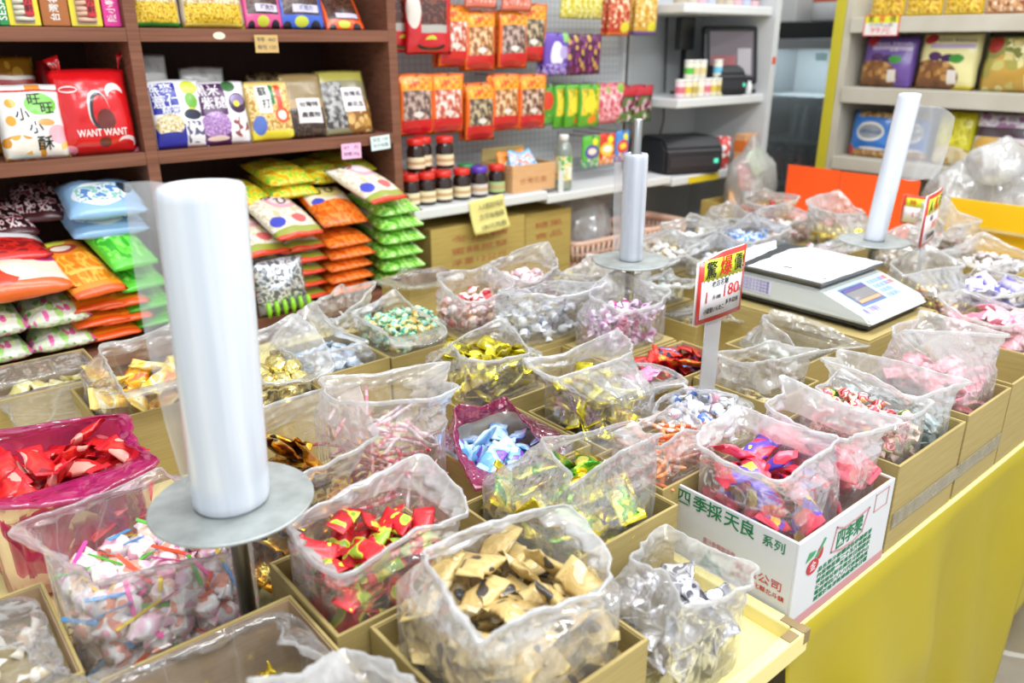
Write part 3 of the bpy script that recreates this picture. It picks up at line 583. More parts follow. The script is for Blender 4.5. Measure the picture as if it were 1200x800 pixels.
S('D2','nugget',.042,M('#e8cf58',.22,.85,bump=.7,bscale=90),M('#e8cf58',.2,.8),.10,clear,'bag of gold nuggets behind the scale','gold nugget candy behind the scale',name='gold_nugget_candy')
S('D3','twist',.045,F('d3',['#e06a6c','#f6dcd8','#fbf4f0','#f0c8b4'],scale=40),M('#f6e4e0',.3),.06,clear_b,'long milky bag of pinkish white candies left of the gold nuggets','pinkish white candy left of the gold nuggets')
S('D4','twist',.042,F('cobalt',['#1f5fd0','#5a96e8','#dceafa','#f4f8fc'],scale=44),M('#c8dcf6',.3),.06,clear,'clear bag of white and cobalt candies behind the scale pan','white and cobalt candy behind the scale pan')
S('D5','twist',.045,F('d5',['#c8ccd0','#f2f4f6','#ffffff','#dfe2e4'],scale=40),M('#f2f4f6',.3),.06,clear_b,'milky bag of white candies nearest the kraft box on the floor','white candy in the milky bag nearest the back aisle')
S('D6','twist',.045,F('d6',['#c0c4cc','#eceef2','#ffffff','#d8c8a8'],scale=40),M('#eef0f4',.3),.06,clear_b,'milky bag of white candies left of the red and gold ones','white candy left of the red and gold ones')
S('D7','twist',.045,F('d7',['#d8b040','#f2f0ea','#ffffff','#e4e2dc'],scale=40),M('#f4f2ee',.3),.06,clear_b,'milky bag of white and gold candies right of the thin roll','white and gold candy right of the thin roll')
S('D8','twist',.045,F('d8',['#a8bce0','#e8eef8','#ffffff','#d0dcf0'],scale=40),M('#eef2fa',.3),.06,clear,'clear bag of icy white candies above the near price sign','icy white candy above the near price sign')
S('D9','twist',.045,F('d9',['#e0a878','#f6ece4','#ffffff','#f0d8c4'],scale=40),M('#f8f0ea',.3),.06,clear_b,'milky bag of white and peach candies around the thin roll post','white and peach candy around the thin roll post')
S('D10','pillow',.06,[F('coralteal',['#2f9a88','#e86a5c','#f4f2ee','#ffffff'],scale=26)],M('#f2efea',.3),.07,clear,'clear bag of coral and teal packets by the far price card','coral and teal packet by the far price card')
S('D11','twist',.042,F('d11',['#e8a8b0','#f6eeee','#ffffff','#d8c0b0'],scale=40),M('#f6f0f0',.3),.06,clear_b,'milky bag of white candies right of the far roll post','white candy right of the far roll post')
S('D12','twist',.042,F('d12',['#8a1c34','#d86a80','#f6eef0','#ffffff'],scale=44),M('#f0dce2',.3),.06,clear_b,'milky bag of maroon and white candies at the far roll post','maroon and white candy at the far roll post')
S('D13','twist',.045,F('d13',['#c4ccc8','#eef2f0','#ffffff','#a8c0a8'],scale=40),M('#eef2f0',.3),.06,clear,'clear bag of white candies left of the near price sign','white candy left of the near price sign')
S('D14','twist',.04,F('d14',['#e0c050','#f4ecd0','#d0c8b0'],scale=40),M('#f0e8d0',.3),.03,clear_c,'small clear bag behind the near price sign','yellowish candy behind the near price sign',maxn=12)
BOXL={'A1':'kraft box around the bag of kraft sachets','A2':'kraft box around the red candies printed yellow','A4':'kraft box under the hot-pink film bag','A5':'kraft box around the pale cream candies at the left edge','A6':'kraft box of yellow packets behind the thick roll','A9':'kraft box of pale gold nuggets','A10':'kraft box holding the magenta-rimmed bag','A11':'central kraft box of lime green foil candies','A13':'nearly empty kraft box at the bottom edge','A14':'kraft box in the bottom left corner','A15':'kraft box cut by the bottom edge','B13':'open kraft box of red foil candies without a bag'}
total=0
for idx,(k,(rect,lev,bx,rim)) in enumerate(BAGS.items()):
    (kind,s,m0,m1,dep,fm,bl,cl),o=SP[k]
    rng=random.Random(idx*7+3)
    x0,x1,y0,y1=rect; pr=o.get('pr') or s*(.37 if kind in('twist','puff','nugget') else .32)
    nl=o.get('lay') or {'A3':9,'A12':9,'A4':9,'A7':9,'A1':3,'A2':3,'B1':2.6,'B4':2.6,'C1':2.8,'C2':2.8,'C3':2.8}.get(k) or (1.5 if k[0]=='D' else .6 if o.get('maxn',99)<=14 else 2.2)
    zf=max(.8125 if k!='A12' else .811,lev-nl*1.44*pr-.55*pr)
    ztop=.942+rng.uniform(-.004,.006)
    if k[0]=='D': ztop=.905
    if bx:
        m=.012; lab=BOXL.get(k) or 'kraft box under the '+bl.split(' ',1)[1] if bl else BOXL[k]
        if len(lab.split())>16: lab=' '.join(lab.split()[:16])
        carton('kraft_box',x0-m,x1+m,y0-m,y1+m,.8085 if y0<.6 and x1<.85 else .8005,ztop,zf-.003,lab,kraft,kraft_in if rng.random()<.35 else kraft,'open kraft boxes on the candy tables')
    elif k in('C1','C2','C3','C4','C5'): ztop=.945
    else: ztop=lev-.03 if k in('A12','A3','A4','A7','A8') else .93
    ins=-.003 if bx else .004
    nm=o.get('name') or '_'.join(re.split(r' (?:in|inside|between|under|with|behind|beside|at|of|before|left|right|among|above|below|by|around|nearest|from) ',cl)[0].replace('-','_').replace(',','').split())
    n=fill_candy((x0+ins,x1-ins,y0+ins,y1-ins),zf,lev+(.04 if k=='A7' else .012),kind,s,m0,m1,cl,'loose '+cl.split(' in ')[0]+'s',idx*13+1,pr=pr,tilt=o.get('tilt',.5),maxn={'A3':180}.get(k) or o.get('maxn',100),name=nm)
    total+=n
    back=k in('B3','B6','B7','B8','B9','B10','B11') or k[0]=='D'
    if back: rim=[(x,y,z+.018+.022*((q*7+idx*5)%4)/3) for q,(x,y,z) in enumerate(rim)]
    if k[0]=='D' and fm is clear: fm=clear_b
    if fm: open_bag((x0-.004,x1+.004,y0-.004,y1+.004) if bx else rect,zf-.002,lev-.004,ztop,rim,fm,idx*31+5,bl,amp=1.6 if back else 1.0,group='open plastic bags of candy')
print('candies',total)
# ================================================================ bag rolls on steel posts
steel=M('#a9abaa',.28,1.0); discm=bpy.data.materials.new('galvanised_disc'); discm.use_nodes=True
_b=discm.node_tree.nodes['Principled BSDF']; _b.inputs['Metallic'].default_value=.55; _b.inputs['Roughness'].default_value=.5
_tc=discm.node_tree.nodes.new('ShaderNodeTexCoord'); _n=discm.node_tree.nodes.new('ShaderNodeTexNoise'); _n.inputs['Scale'].default_value=40; _n.inputs['Detail'].default_value=4
discm.node_tree.links.new(_tc.outputs['Object'],_n.inputs['Vector']); discm.node_tree.links.new(ramp(discm.node_tree,_n.outputs['Fac'],[(.3,'#9ba09d'),(.7,'#b4b9b6')]),_b.inputs['Base Color'])
def rollmat(name,c1,c2,tr):
    m=bpy.data.materials.new(name); m.use_nodes=True; nt=m.node_tree; b=nt.nodes['Principled BSDF']; b.inputs['Roughness'].default_value=.22
    tc=nt.nodes.new('ShaderNodeTexCoord'); mp=nt.nodes.new('ShaderNodeMapping'); mp.inputs['Scale'].default_value=(30,30,1.2); n=nt.nodes.new('ShaderNodeTexNoise'); n.inputs['Scale'].default_value=1.5; n.inputs['Detail'].default_value=4
    nt.links.new(tc.outputs['Object'],mp.inputs[0]); nt.links.new(mp.outputs[0],n.inputs['Vector']); nt.links.new(ramp(nt,n.outputs['Fac'],[(.3,c1),(.7,c2)]),b.inputs['Base Color'])
    b.inputs['Subsurface Weight'].default_value=tr; b.inputs['Subsurface Radius'].default_value=(.02,.02,.02); b.inputs['Coat Weight'].default_value=.4
    bp=nt.nodes.new('ShaderNodeBump'); bp.inputs['Strength'].default_value=.12; bp.inputs['Distance'].default_value=.003; nt.links.new(n.outputs['Fac'],bp.inputs['Height']); nt.links.new(bp.outputs[0],b.inputs['Normal']); return m
wroll=rollmat('rolled_polythene','#c6ced9','#dfe4eb',.12)
loosefilm=film('loose_roll_film','#ffffff',.34,'#eef2f8',.25,.5,10)
def stand(x,y,zd,rd,pole_top,rp,label):
    t=thing('bag_roll_stand',(x,y,.8),label,'stand')
    bm=bm_new(); lathe(bm,[(rp,0),(rp,pole_top-.8-.003),(rp-.002,pole_top-.8)],24,(x,y,.80)); fin('pole',bm,steel,t)
    bm=bm_new(); lathe(bm,[(.05,0),(.05,.004),(.02,.008)],32,(x,y,.80)); fin('base_plate',bm,steel,t)
    bm=bm_new(); lathe(bm,[(rp+.001,-.002),(rd-.001,-.002),(rd,-.001),(rd,.001),(rd-.001,.002),(rp+.001,.002)],64,(x,y,zd),smooth=False); fin('disc',bm,discm,t)
    bm=bm_new(); lathe(bm,[(rp+.001,-.022),(rp+.006,-.022),(rp+.006,-.003),(rp+.001,-.003)],24,(x,y,zd)); fin('collar',bm,steel,t)
    return t
def roll(x,y,z0,r,h,lean,core,mat,label,loose=None):
    t=thing('plastic_bag_roll',(x,y,z0),label,'roll'); rng=random.Random(int(r*1e5))
    n=56; bm=bm_new(); L=[]
    prof=[(core,0),(r*.93,0),(r*.985,.004),(r,.012),(r*1.0,h*.3),(r*1.01,h*.6),(r*1.0,h-.012),(r*.985,h-.004),(r*.92,h),(r*.75,h+.001),(r*.72,h-.0015),(r*.55,h),(r*.5,h-.002),(core+.003,h-.001),(core,h-.006)]
    for rr,z in prof:
        ring=[]
        for i in range(n):
            a=2*PI*i/n; q=rr*(1+.016*math.sin(2*a+z*3)+.010*noise.noise(Vector((math.cos(a)*1.6,math.sin(a)*1.6,z*2))))
            ring.append(bm.verts.new((x+q*math.cos(a)+lean[0]*z,y+q*math.sin(a)+lean[1]*z,z0+z)))
        L.append(ring)
    for a,b in zip(L,L[1:]):
        for i in range(n): f=bm.faces.new((a[i],a[(i+1)%n],b[(i+1)%n],b[i])); f.smooth=True
    fin('wound_film',bm,mat,t)
    if loose:
        bm=bm_new(); sheet(bm,loose,14,30); fin('loose_end',bm,loosefilm,t)
    return t
rgt=Vector((math.sin(HD),-math.cos(HD),0)); fwd=Vector((math.cos(HD),math.sin(HD),0))
stand(.258,.785,1.075,.088,1.40,.0095,'steel post with a round grey disc carrying the thick white roll')
lean1=(rgt.x*.035,rgt.y*.035)
def loose1(u,v):
    h=.345; z=1.083+h*(.985-.94*v); w=.040*(1-.55*v**1.5)
    p=Vector((.258,.785,z))+Vector((lean1[0],lean1[1],0))*(z-1.078)-rgt*(.0395+w*u)+fwd*(.012+.012*math.sin(u*3+v*3))
    return tuple(p)
roll(.258,.785,1.0772,.0415,.346,lean1,.0102,wroll,'thick white roll of plastic bags standing at the front left',loose1)
stand(1.335,1.165,1.09,.085,1.40,.0105,'steel post with a disc and a bare pole tip above the thin roll')
def loose2(u,v):
    z=1.10+.22*(.95-.9*v); p=Vector((1.335,1.165,z))-rgt*(.026+.02*u*(1-.3*v))+fwd*(.01*math.sin(v*3)); return tuple(p)
clearroll=rollmat('thin_roll_film','#a4abb6','#d2d7de',.05)
roll(1.335,1.165,1.0922,.0268,.235,(-.0,.0),.0112,clearroll,'thin clear roll of plastic bags in the middle with bare pole above',loose2)
stand(1.985,.925,1.08,.086,1.22,.0105,'steel post with a disc behind the weighing scale')
lean3=(rgt.x*.085,rgt.y*.085)
def loose3(u,v):
    p=Vector((1.985,.925,0))+rgt*(.020+.10*u-.012*v+.03)+fwd*(.02+.02*math.sin(u*4+v*2))
    z=1.435-.055*u-(.19-.03*u)*v-.01*math.sin(u*6); return (p.x,p.y,z)
roll(1.985,.925,1.0822,.0262,.355,lean3,.0112,wroll,'white roll of plastic bags behind the scale with film blowing sideways',loose3)
# ================================================================ price signs
def price_card(name,o,x,w,h,label,cat,post,rows,clip=True,curl=.006):
    """card standing on an acrylic post; o = lower left corner, x = reading direction"""
    x=Vector(x).normalized(); up=Vector((0,0,1)); nz=x.cross(up)   # nz points to the reader
    t=thing(name,(post[0],post[1],post[2]),label,cat)
    O=Vector(o)
    acr=film('acrylic','#ffffff',.55,'#f2f5f7',.3,.15,6)
    bm=bm_new(); c=O+x*w*.46; pw=.024
    m=frame(Vector((c.x,c.y,post[2])),x,up)
    b=bmesh.new(); bmesh.ops.create_cube(b,size=1); bmesh.ops.scale(b,vec=(pw*2,o[2]+h*.6-post[2],.003),verts=b.verts); bmesh.ops.translate(b,vec=(0,(o[2]+h*.6-post[2])/2,-.006),verts=b.verts); bmesh.ops.bevel(b,geom=b.edges[:],offset=.0008,segments=1,affect='EDGES'); join(bm,b,0,m)
    fin('acrylic_post',bm,acr,t)
    def P(u,v,d=0): return O+x*w*u+up*h*v+nz*(curl*math.sin(PI*u)*.6+d-.012*(v-.5)*0)
    def card(d,mat,nm,par,cut,u0=0,u1=1,v0=0,v1=1):
        bm=bm_new(); N=10
        lo=[bm.verts.new(P(u0+(u1-u0)*i/N,v0,d)) for i in range(N+1)]
        hi=[bm.verts.new(P(u0+(u1-u0)*i/N,v1-(cut*(1-i*2.2/N) if i*2.2<N and cut else 0),d)) for i in range(N+1)]
        for i in range(N): f=bm.faces.new((lo[i],lo[i+1],hi[i+1],hi[i])); f.smooth=True
        bm.normal_update(); bmesh.ops.solidify(bm,geom=bm.faces[:],thickness=.0006); return fin(nm,bm,mat,par)
    cc=.10 if clip else 0
    card(-.0035,M('#e9e6df',.4),'backing_card',t,cc,-.02,.99,-.01,1)
    face=card(0,M('#d2281e',.35,coat=.4),'card_face',t,cc)
    card(.0007,M('#e4e2e4',.35,coat=.4),'white_field',face,0,.06,.94,.07,.62)
    card(.0007,M('#dfee3c',.35,coat=.4),'yellow_band',face,0,.09,.94,.60,.92)
    for s,u,v,size,col,fit,bold in rows:
        text('lettering',s,h*size,M(col,.5),frame(P(u,v,.0018),x,up),face,.0002,'CENTER',fit*w if fit else None,bold)
    return t
price_card('price_sign',(1.075,.785,1.095),(1,.03,0),.137,.122,'near price sign with red border reading 180 on a white acrylic post','sign',(1.14,.787,.80),
  [('驚',.22,.755,.27,'#141414',None,.0008),('爆',.52,.765,.30,'#d8201c',None,.0012),('價!',.82,.77,.27,'#141414',.22,.0008),('老店名糖',.42,.55,.10,'#222222',.36,0),('1',.16,.37,.24,'#d8201c',None,.0004),('斤·100E',.37,.35,.08,'#222222',.17,0),('180',.665,.40,.26,'#d8201c',.33,.0002),('元',.885,.36,.09,'#222222',None,0),('小樣量いらたこ',.33,.17,.09,'#222222',.44,0),('多多益善',.72,.22,.08,'#222222',.28,0)])
# ================================================================ weighing scale on a closed carton
t=thing('closed_carton',(1.73,.90,.80),'closed kraft carton directly under the weighing scale','box')
bm=bm_new(); box(bm,1.572,1.888,.707,1.098,.8005,.966,.002); fin('carton_body',bm,kraft,t)
bm=bm_new(); box(bm,1.573,1.887,.708,.900,.9665,.970,.001); box(bm,1.573,1.887,.904,1.097,.9665,.970,.001); fin('top_flap',bm,kraft,t)
bm=bm_new(); box(bm,1.573,1.887,.875,.930,.9703,.9708); fin('packing_tape',bm,M('#cdb988',.2),t)
ivory=M('#d2d8d4',.3,coat=.3); sx0,sx1=1.600,1.866; SZ=.988
sc_=thing('weighing_scale',(1.733,.90,.9715),'ivory electronic weighing scale with a film-covered steel pan','scale')
bm=bm_new()
prof=[(.722,0),(1.092,0),(1.096,.010),(1.096,.044),(1.085,.055),(.862,.055),(.845,.052),(.742,.018),(.724,.010)]
m=Matrix(((0,0,1,sx0),(1,0,0,0),(0,1,0,SZ),(0,0,0,1))); prism(bm,prof,sx1-sx0,m,0,.006); fin('housing',bm,ivory,sc_,False)
bm=bm_new(); box(bm,sx0+.006,sx1-.006,.73,1.09,SZ-.008,SZ,.002); fin('base_rail',bm,M('#26282a',.5),sc_)
for x,y in ((sx0+.03,.755),(sx1-.03,.755),(sx0+.03,1.06),(sx1-.03,1.06)):
    bm=bm_new(); lathe(bm,[(.014,0),(.016,.003),(.016,.009),(.006,.010),(.006,.017)],18,(x,y,.9715)); fin('levelling_foot',bm,M('#161718',.5),sc_)
bm=bm_new(); lathe(bm,[(.03,0),(.03,.012)],24,(1.733,.985,SZ+.055)); fin('load_post',bm,M('#3a3c3e',.4),sc_)
pan=bm_new(); pz=SZ+.066; box(pan,1.592,1.874,.838,1.135,pz,pz+.006,.0025); box(pan,1.599,1.867,.845,1.128,pz-.006,pz,.002); pan=fin('pan',pan,M('#7d7f7c',.35,.8),sc_)
bm=bm_new(); box(bm,1.60,1.866,1.02,1.10,pz+.0060,pz+.0063); fin('steel_reflection_strip',bm,M('#3c3e40',.35,.4),pan)  # bare steel between the films, its dark reflection painted in as colour
# white protective film with torn edges left on the pan
def torn(name,pts,seed):
    rng=random.Random(seed); out=[]
    for (a,b) in zip(pts,pts[1:]+pts[:1]):
        n=9
        for i in range(n):
            u=i/n; out.append((a[0]+(b[0]-a[0])*u+rng.uniform(-.0022,.0022),a[1]+(b[1]-a[1])*u+rng.uniform(-.0022,.0022)))
    bm=bm_new(); prism(bm,out,.0005,Matrix.Translation((0,0,pz+.0062))); return fin(name,bm,M('#f3f4f6',.4),pan)
torn('white_film',[(1.597,.842),(1.869,.842),(1.870,1.035),(1.812,1.055),(1.596,1.03)],1); torn('white_film',[(1.596,1.052),(1.80,1.085),(1.868,1.130),(1.597,1.130)],2)
bm=bm_new()
for a in ((1.65,1.66,.95,.975),(1.71,1.716,.94,.97),(1.62,1.64,.852,.857),(1.66,1.71,1.038,1.044)): box(bm,*a,pz+.0067,pz+.0070)
fin('film_tear',bm,M('#1d1f20',.5),pan)
# sloping control panel
A=Vector((sx0,.742,SZ+.018)); B=Vector((sx0,.845,SZ+.052)); sl=(B-A); ln=sl.length; fm=frame(A,(1,0,0),sl); W=sx1-sx0
def plate(name,u0,u1,v0,v1,z0,z1,mat,par,bev=.0008):
    bm=bm_new(); box(bm,u0*W,u1*W,v0*ln,v1*ln,z0,z1,bev,0,fm); return fin(name,bm,mat,par)
cp_=plate('control_panel',.06,.96,.08,.95,0,.0012,M('#bcd3ea',.3,coat=.4),sc_)
bez=plate('lcd_bezel',.16,.56,.22,.86,.0012,.0022,M('#5c6f9c',.3),cp_); plate('lcd_screen',.18,.54,.30,.80,.0022,.0026,M('#74716f',.12,coat=.8),bez); plate('lcd_strip',.19,.53,.31,.40,.0026,.0028,M('#d49a74',.3),bez)
plate('lcd_header',.18,.54,.70,.79,.0026,.0028,M('#584a86',.3),bez)
for r in range(4):
    for c in range(5):
        col='#8fa3d8' if c<3 else ('#cfe0f0' if r<2 else ('#e0785c' if c==4 else '#8f8fd0'))
        plate('key',.62+c*.066,.675+c*.066,.22+r*.165,.34+r*.165,.0012,.0024,M(col,.4),cp_,.0004)
plate('warning_sticker',.08,.40,.02,.17,.0013,.0018,M('#cfcbea',.4),cp_)
for i in range(3): text('sticker_lettering','電子秤專用 KG',.006,M('#6b5fae',.5),fm@Matrix.Translation((.24*W,(.05+.045*i)*ln,.002)),cp_,.0001,'CENTER',.30*W)
fl=frame((sx0-.0004,1.09,SZ+.010),(0,-1,0),(0,0,1))
bm=bm_new(); box(bm,.006,.125,.004,.036,0,.0008,0,0,fl); st=fin('side_sticker',bm,M('#dcdcea',.4),sc_)
for i in range(4): text('sticker_lettering','使用前請先校正水平再秤重',.007,M('#7b68b4',.5),fl@Matrix.Translation((.065,.009+.0075*i,.001)),st,.0001,'CENTER',.11)
# ================================================================ cartons at the table front
whitec=M('#d6d8dc',.5,bump=.15,bscale=20)
wc=carton('white_carton',.85,1.112,.428,.632,.8005,.942,.85,'white printed carton with green characters and a cherry emblem on its sides',whitec,kraft_in)
green=M('#1d7a4c',.5); red=M('#c4403c',.5); rose=M('#c98f94',.5)
fx=frame((.8495,.632,.8005),(0,-1,0),(0,0,1)); fy=frame((.85,.4275,.8005),(1,0,0),(0,0,1))
for i,(ch,u) in enumerate((('四',.018),('季',.047),('採',.072),('天',.101),('良',.126))): text('green_lettering',ch,.026,green,fx@Matrix.Translation((u,.124-.0*i,0)),wc,.0002,'CENTER',None,.0012)
text('green_lettering','系列',.018,green,fx@Matrix.Translation((.168,.122,0)),wc,.0002,'CENTER',None,.0006)
text('red_lettering','有限公司',.016,red,fx@Matrix.Translation((.150,.062,0)),wc,.0002,'CENTER',.075)
text('red_lettering','台灣省彰化縣北斗鎮',.009,red,fx@Matrix.Translation((.150,.046,0)),wc,.0002,'CENTER',.085)
text('red_lettering','果汁軟糖製造廠',.012,rose,fx@Matrix.Translation((.085,.072,0)),wc,.0002,'CENTER',.055)
bm=bm_new(); prism(bm,[(.055,.03),(.095,.03),(.085,.05),(.078,.044),(.070,.062),(.062,.045)],.0004,fx); fin('green_mountain_mark',bm,green,wc)
bm=bm_new(); prism(bm,[(.0,.001),(.204,.001),(.204,.012),(0,.012)],.0004,fx); fin('rose_band',bm,rose,wc)
bm=bm_new(); prism(bm,[(.0,.001),(.262,.001),(.262,.016),(0,.016)],.0004,fy); fin('rose_band',bm,rose,wc)
bm=bm_new(); lathe(bm,[(.015,0),(.015,.0005)],24,(0,0,0),0,fy@Matrix.Translation((.042,.088,0))@Matrix.Scale(.78,4,(0,1,0)),False); lathe(bm,[(.010,0),(.010,.0005)],24,(0,0,0),0,fy@Matrix.Translation((.058,.104,0))@Matrix.Scale(.7,4,(1,0,0)),False); fin('cherry_emblem',bm,M('#c0283a',.5),wc)
bm=bm_new(); prism(bm,[(.022,.102),(.040,.106),(.046,.112),(.030,.115)],.0006,fy); prism(bm,[(.045,.100),(.066,.124),(.070,.122),(.052,.100)],.0006,fy); fin('cherry_leaf',bm,M('#3f9a64',.5),wc)
text('emblem_lettering','金',.016,M('#f0e4e4',.5),fy@Matrix.Translation((.042,.088,.0008)),wc,.0001)
def ringpoly(pts,wd,mx,name,mat,par):
    bm=bm_new(); c=(sum(p[0] for p in pts)/len(pts),sum(p[1] for p in pts)/len(pts))
    for a,b in zip(pts,pts[1:]+pts[:1]):
        d=Vector((b[0]-a[0],b[1]-a[1])); d.normalize(); n_=Vector((-d.y,d.x))*wd
        prism(bm,[a,b,(b[0]+n_.x,b[1]+n_.y),(a[0]+n_.x,a[1]+n_.y)],.0004,mx)
    return fin(name,bm,mat,par)
ringpoly([(.088,.088),(.118,.080),(.150,.078),(.178,.084),(.190,.122),(.150,.118),(.118,.118),(.096,.128)],.0028,fy,'rose_frame',rose,wc)
text('green_lettering','四季樂',.034,green,fy@Matrix.Translation((.138,.1,0)),wc,.0003,'CENTER',.072,.0014)
ringpoly([(.205,.105),(.245,.105),(.245,.135),(.205,.135)],.0014,fy,'rose_frame',rose,wc)
for i in range(6): text('green_lettering',('品名果汁軟糖成份砂糖麥芽','內容物容量二十五斤裝製造','保存期限一年有效日期標示','公司地址彰化縣北斗鎮中山','電話零四八八八代表號傳真','請置於陰涼乾燥處避免日曬')[i],.0085,green,fy@Matrix.Translation((.135,.073-.0098*i,0)),wc,.0002,'CENTER',.15)
carton('front_kraft_carton',1.126,1.362,.430,.632,.8005,.955,.84,'kraft carton beside the white one, holding the tiny mixed candies',kraft,kraft)
carton('front_kraft_carton',1.372,1.556,.430,.632,.8005,.962,.84,'kraft carton under the coral pink candies at the table edge',kraft,kraft)
carton('front_kraft_carton',1.563,1.75,.430,.632,.8005,.966,.84,'empty kraft carton last in line along the table edge',kraft,kraft)
bm=bm_new(); box(bm,1.13,1.55,.4265,.4285,.846,.872); tag(fin('clear_tape',bm,film('tape','#ffffff',.2,'#f0ead8',.3,.6,20)),'strip of clear tape stuck along the front kraft cartons','tape')
# ================================================================ boards and cards at the far end
t=thing('orange_board',(3.09,1.56,.80),'plain orange board standing behind the red and gold candies','board')
bm=bm_new(); box(bm,3.085,3.09,1.615,1.85,.801,1.072,.001); box(bm,3.085,3.09,1.30,1.612,.801,1.070,.001); fin('orange_panel',bm,M('#f4571c',.45),t)
bm=bm_new(); box(bm,3.09,3.11,1.32,1.83,.801,.83,.002); fin('wooden_foot',bm,wood,t)
t=thing('yellow_board',(2.95,.95,.80),'yellow board edging the far table at the right','board')
bm=bm_new(); box(bm,2.945,2.953,.60,1.13,.801,1.05,.001); fin('yellow_panel',bm,M('#e8b90c',.45),t)
bm=bm_new(); box(bm,2.90,2.945,.62,1.10,.96,.964,.0005); fin('kraft_flap',bm,kraft,t)
price_card('price_card',(1.945,.795,1.09),(math.cos(R(12)),math.sin(R(12)),0),.16,.125,'far price card with a black edge on an acrylic post beside the far roll','sign',(2.02,.81,.80),
  [('人',.22,.755,.27,'#141414',None,.0008),('氣',.52,.765,.28,'#d8201c',None,.001),('月',.82,.77,.27,'#141414',None,.0008),('特價',.35,.52,.11,'#222222',None,0),('380',.60,.36,.22,'#e08a80',.36,0),('歡迎選購',.45,.16,.10,'#222222',.5,0)],False)
price_card('price_card',(2.82,1.235,.96),(0,-1,0),.125,.10,'yellow and white price card propped before the yellow board','sign',(2.84,1.19,.80),[('特',.3,.75,.24,'#d8201c',None,.0006),('120',.5,.35,.24,'#d8201c',.4,0)],False)
# ================================================================ printed pouches
def psurf(u,v,w,h,t,seal,sd,sag):
    vv=0 if v<seal or v>1-seal else (v-seal)/(1-2*seal)
    p=(max(0,1-abs(2*u-1)**3)**.6)*(math.sin(PI*vv)**.36 if 0<vv<1 else 0)
    q=noise.noise(Vector((u*3.2+sd,v*3.6,sd*.7)))*.10*t*(.3+p)+noise.noise(Vector((u*9,v*8+sd,sd)))*.03*t
    b=1-.35*sag*(v-.35)
    x=(u-.5)*w*(1-.05*p*math.sin(PI*v))+noise.noise(Vector((v*4+sd,u*2,3)))*.012*w
    return x,(-t/2*p*b-.0006-q),v*h*(1-.015*(2*u-1)**2)+noise.noise(Vector((u*4+sd,v*2,7)))*.010*h
def pouch_mesh(w,h,t,mat,seal=.05,sd=0,sag=0,nu=14,nv=18):
    bm=bm_new(); L=bm.loops.layers.uv.new('UVMap'); F_=[];K=[]
    for j in range(nv+1):
        fr=[];bk=[]
        for i in range(nu+1):
            u,v=i/nu,j/nv; x,y,z=psurf(u,v,w,h,t,seal,sd,sag); fr.append(bm.verts.new((x,y,z)))
            if i in(0,nu) or j in(0,nv): bk.append(fr[-1])
            else: bk.append(bm.verts.new((x,-y*.75+.0006,z)))
        F_.append(fr);K.append(bk)
    for j in range(nv):
        for i in range(nu):
            f=bm.faces.new((F_[j][i],F_[j][i+1],F_[j+1][i+1],F_[j+1][i])); f.smooth=True
            for l,(a,c) in zip(f.loops,((i,j),(i+1,j),(i+1,j+1),(i,j+1))): l[L].uv=(a/nu,c/nv)
            f=bm.faces.new((K[j][i],K[j+1][i],K[j+1][i+1],K[j][i+1])); f.smooth=True
            for l,(a,c) in zip(f.loops,((i,j),(i,j+1),(i+1,j+1),(i+1,j))): l[L].uv=(1-a/nu,c/nv)
    me=bpy.data.meshes.new('pouch'); bm.to_mesh(me); bm.free(); me.materials.append(mat); return me
def pouch(name,me,loc,rot,label,cat,group=None):
    o=bpy.data.objects.new(name,me); COL.objects.link(o); o.location=loc; o.rotation_euler=rot; return tag(o,label,cat,group)
def ink(o,s,u,v,size,col,dims,fit=None,bold=.0006,name='printed_lettering',rot=0):
    """lettering laid onto the bulging front of a pouch"""
    w,h,t,seal,sd,sag=dims; mat=M(col,.45)
    m=text(name,s,size,mat,parent_world(o)@Matrix(((math.cos(rot),-math.sin(rot),0,(u-.5)*w),(0,0,-1,0),(math.sin(rot),math.cos(rot),0,v*h),(0,0,0,1))),o,.0002,'CENTER',fit,bold)
    for p in m.data.vertices:
        d=p.co.y; uu=min(1,max(0,p.co.x/w+.5)); vv=min(1,max(0,p.co.z/h)); p.co.y=psurf(uu,vv,w,h,t,seal,sd,sag)[1]-.0012+d
    return m
# ================================================================ brown bookcase on the left
YB=2.2; XL,XD,XR=-.22,.643,1.372
bk=thing('wooden_bookcase',(.58,2.4,0),'dark brown wooden bookcase full of snack bags on the left','shelf')
def wbox(name,*a,mat=wood,bev=.0015,lab=None):
    bm=bm_new(); box(bm,*a,bev); o=fin(name,bm,mat,bk); return o
wbox('back_panel',XL,XR+.03,2.62,2.632,0,2.05,mat=wood_dark)
wbox('side_panel',XR,XR+.03,YB,2.62,.0,2.05); wbox('side_panel',XL-.03,XL,YB,2.62,0,2.05); wbox('divider',XD-.015,XD+.015,YB-.002,2.62,.845,2.05)
for z0,z1 in ((1.553,1.585),(1.255,1.287),(1.95,1.985)):
    wbox('shelf_board',XL,XD-.015,YB-.001,2.62,z0,z1); wbox('shelf_board',XD+.015,XR,YB-.001,2.62,z0,z1)
wbox('base_shelf',XL-.03,XR+.03,2.03,2.62,.80,.84); wbox('plinth_front',XL-.03,XR+.03,2.045,2.065,0,.80,mat=wood); wbox('plinth_side',XR+.01,XR+.03,2.065,2.62,0,.80)
Z1,Z2,Z3=1.586,1.288,.841
LEAN=-.16
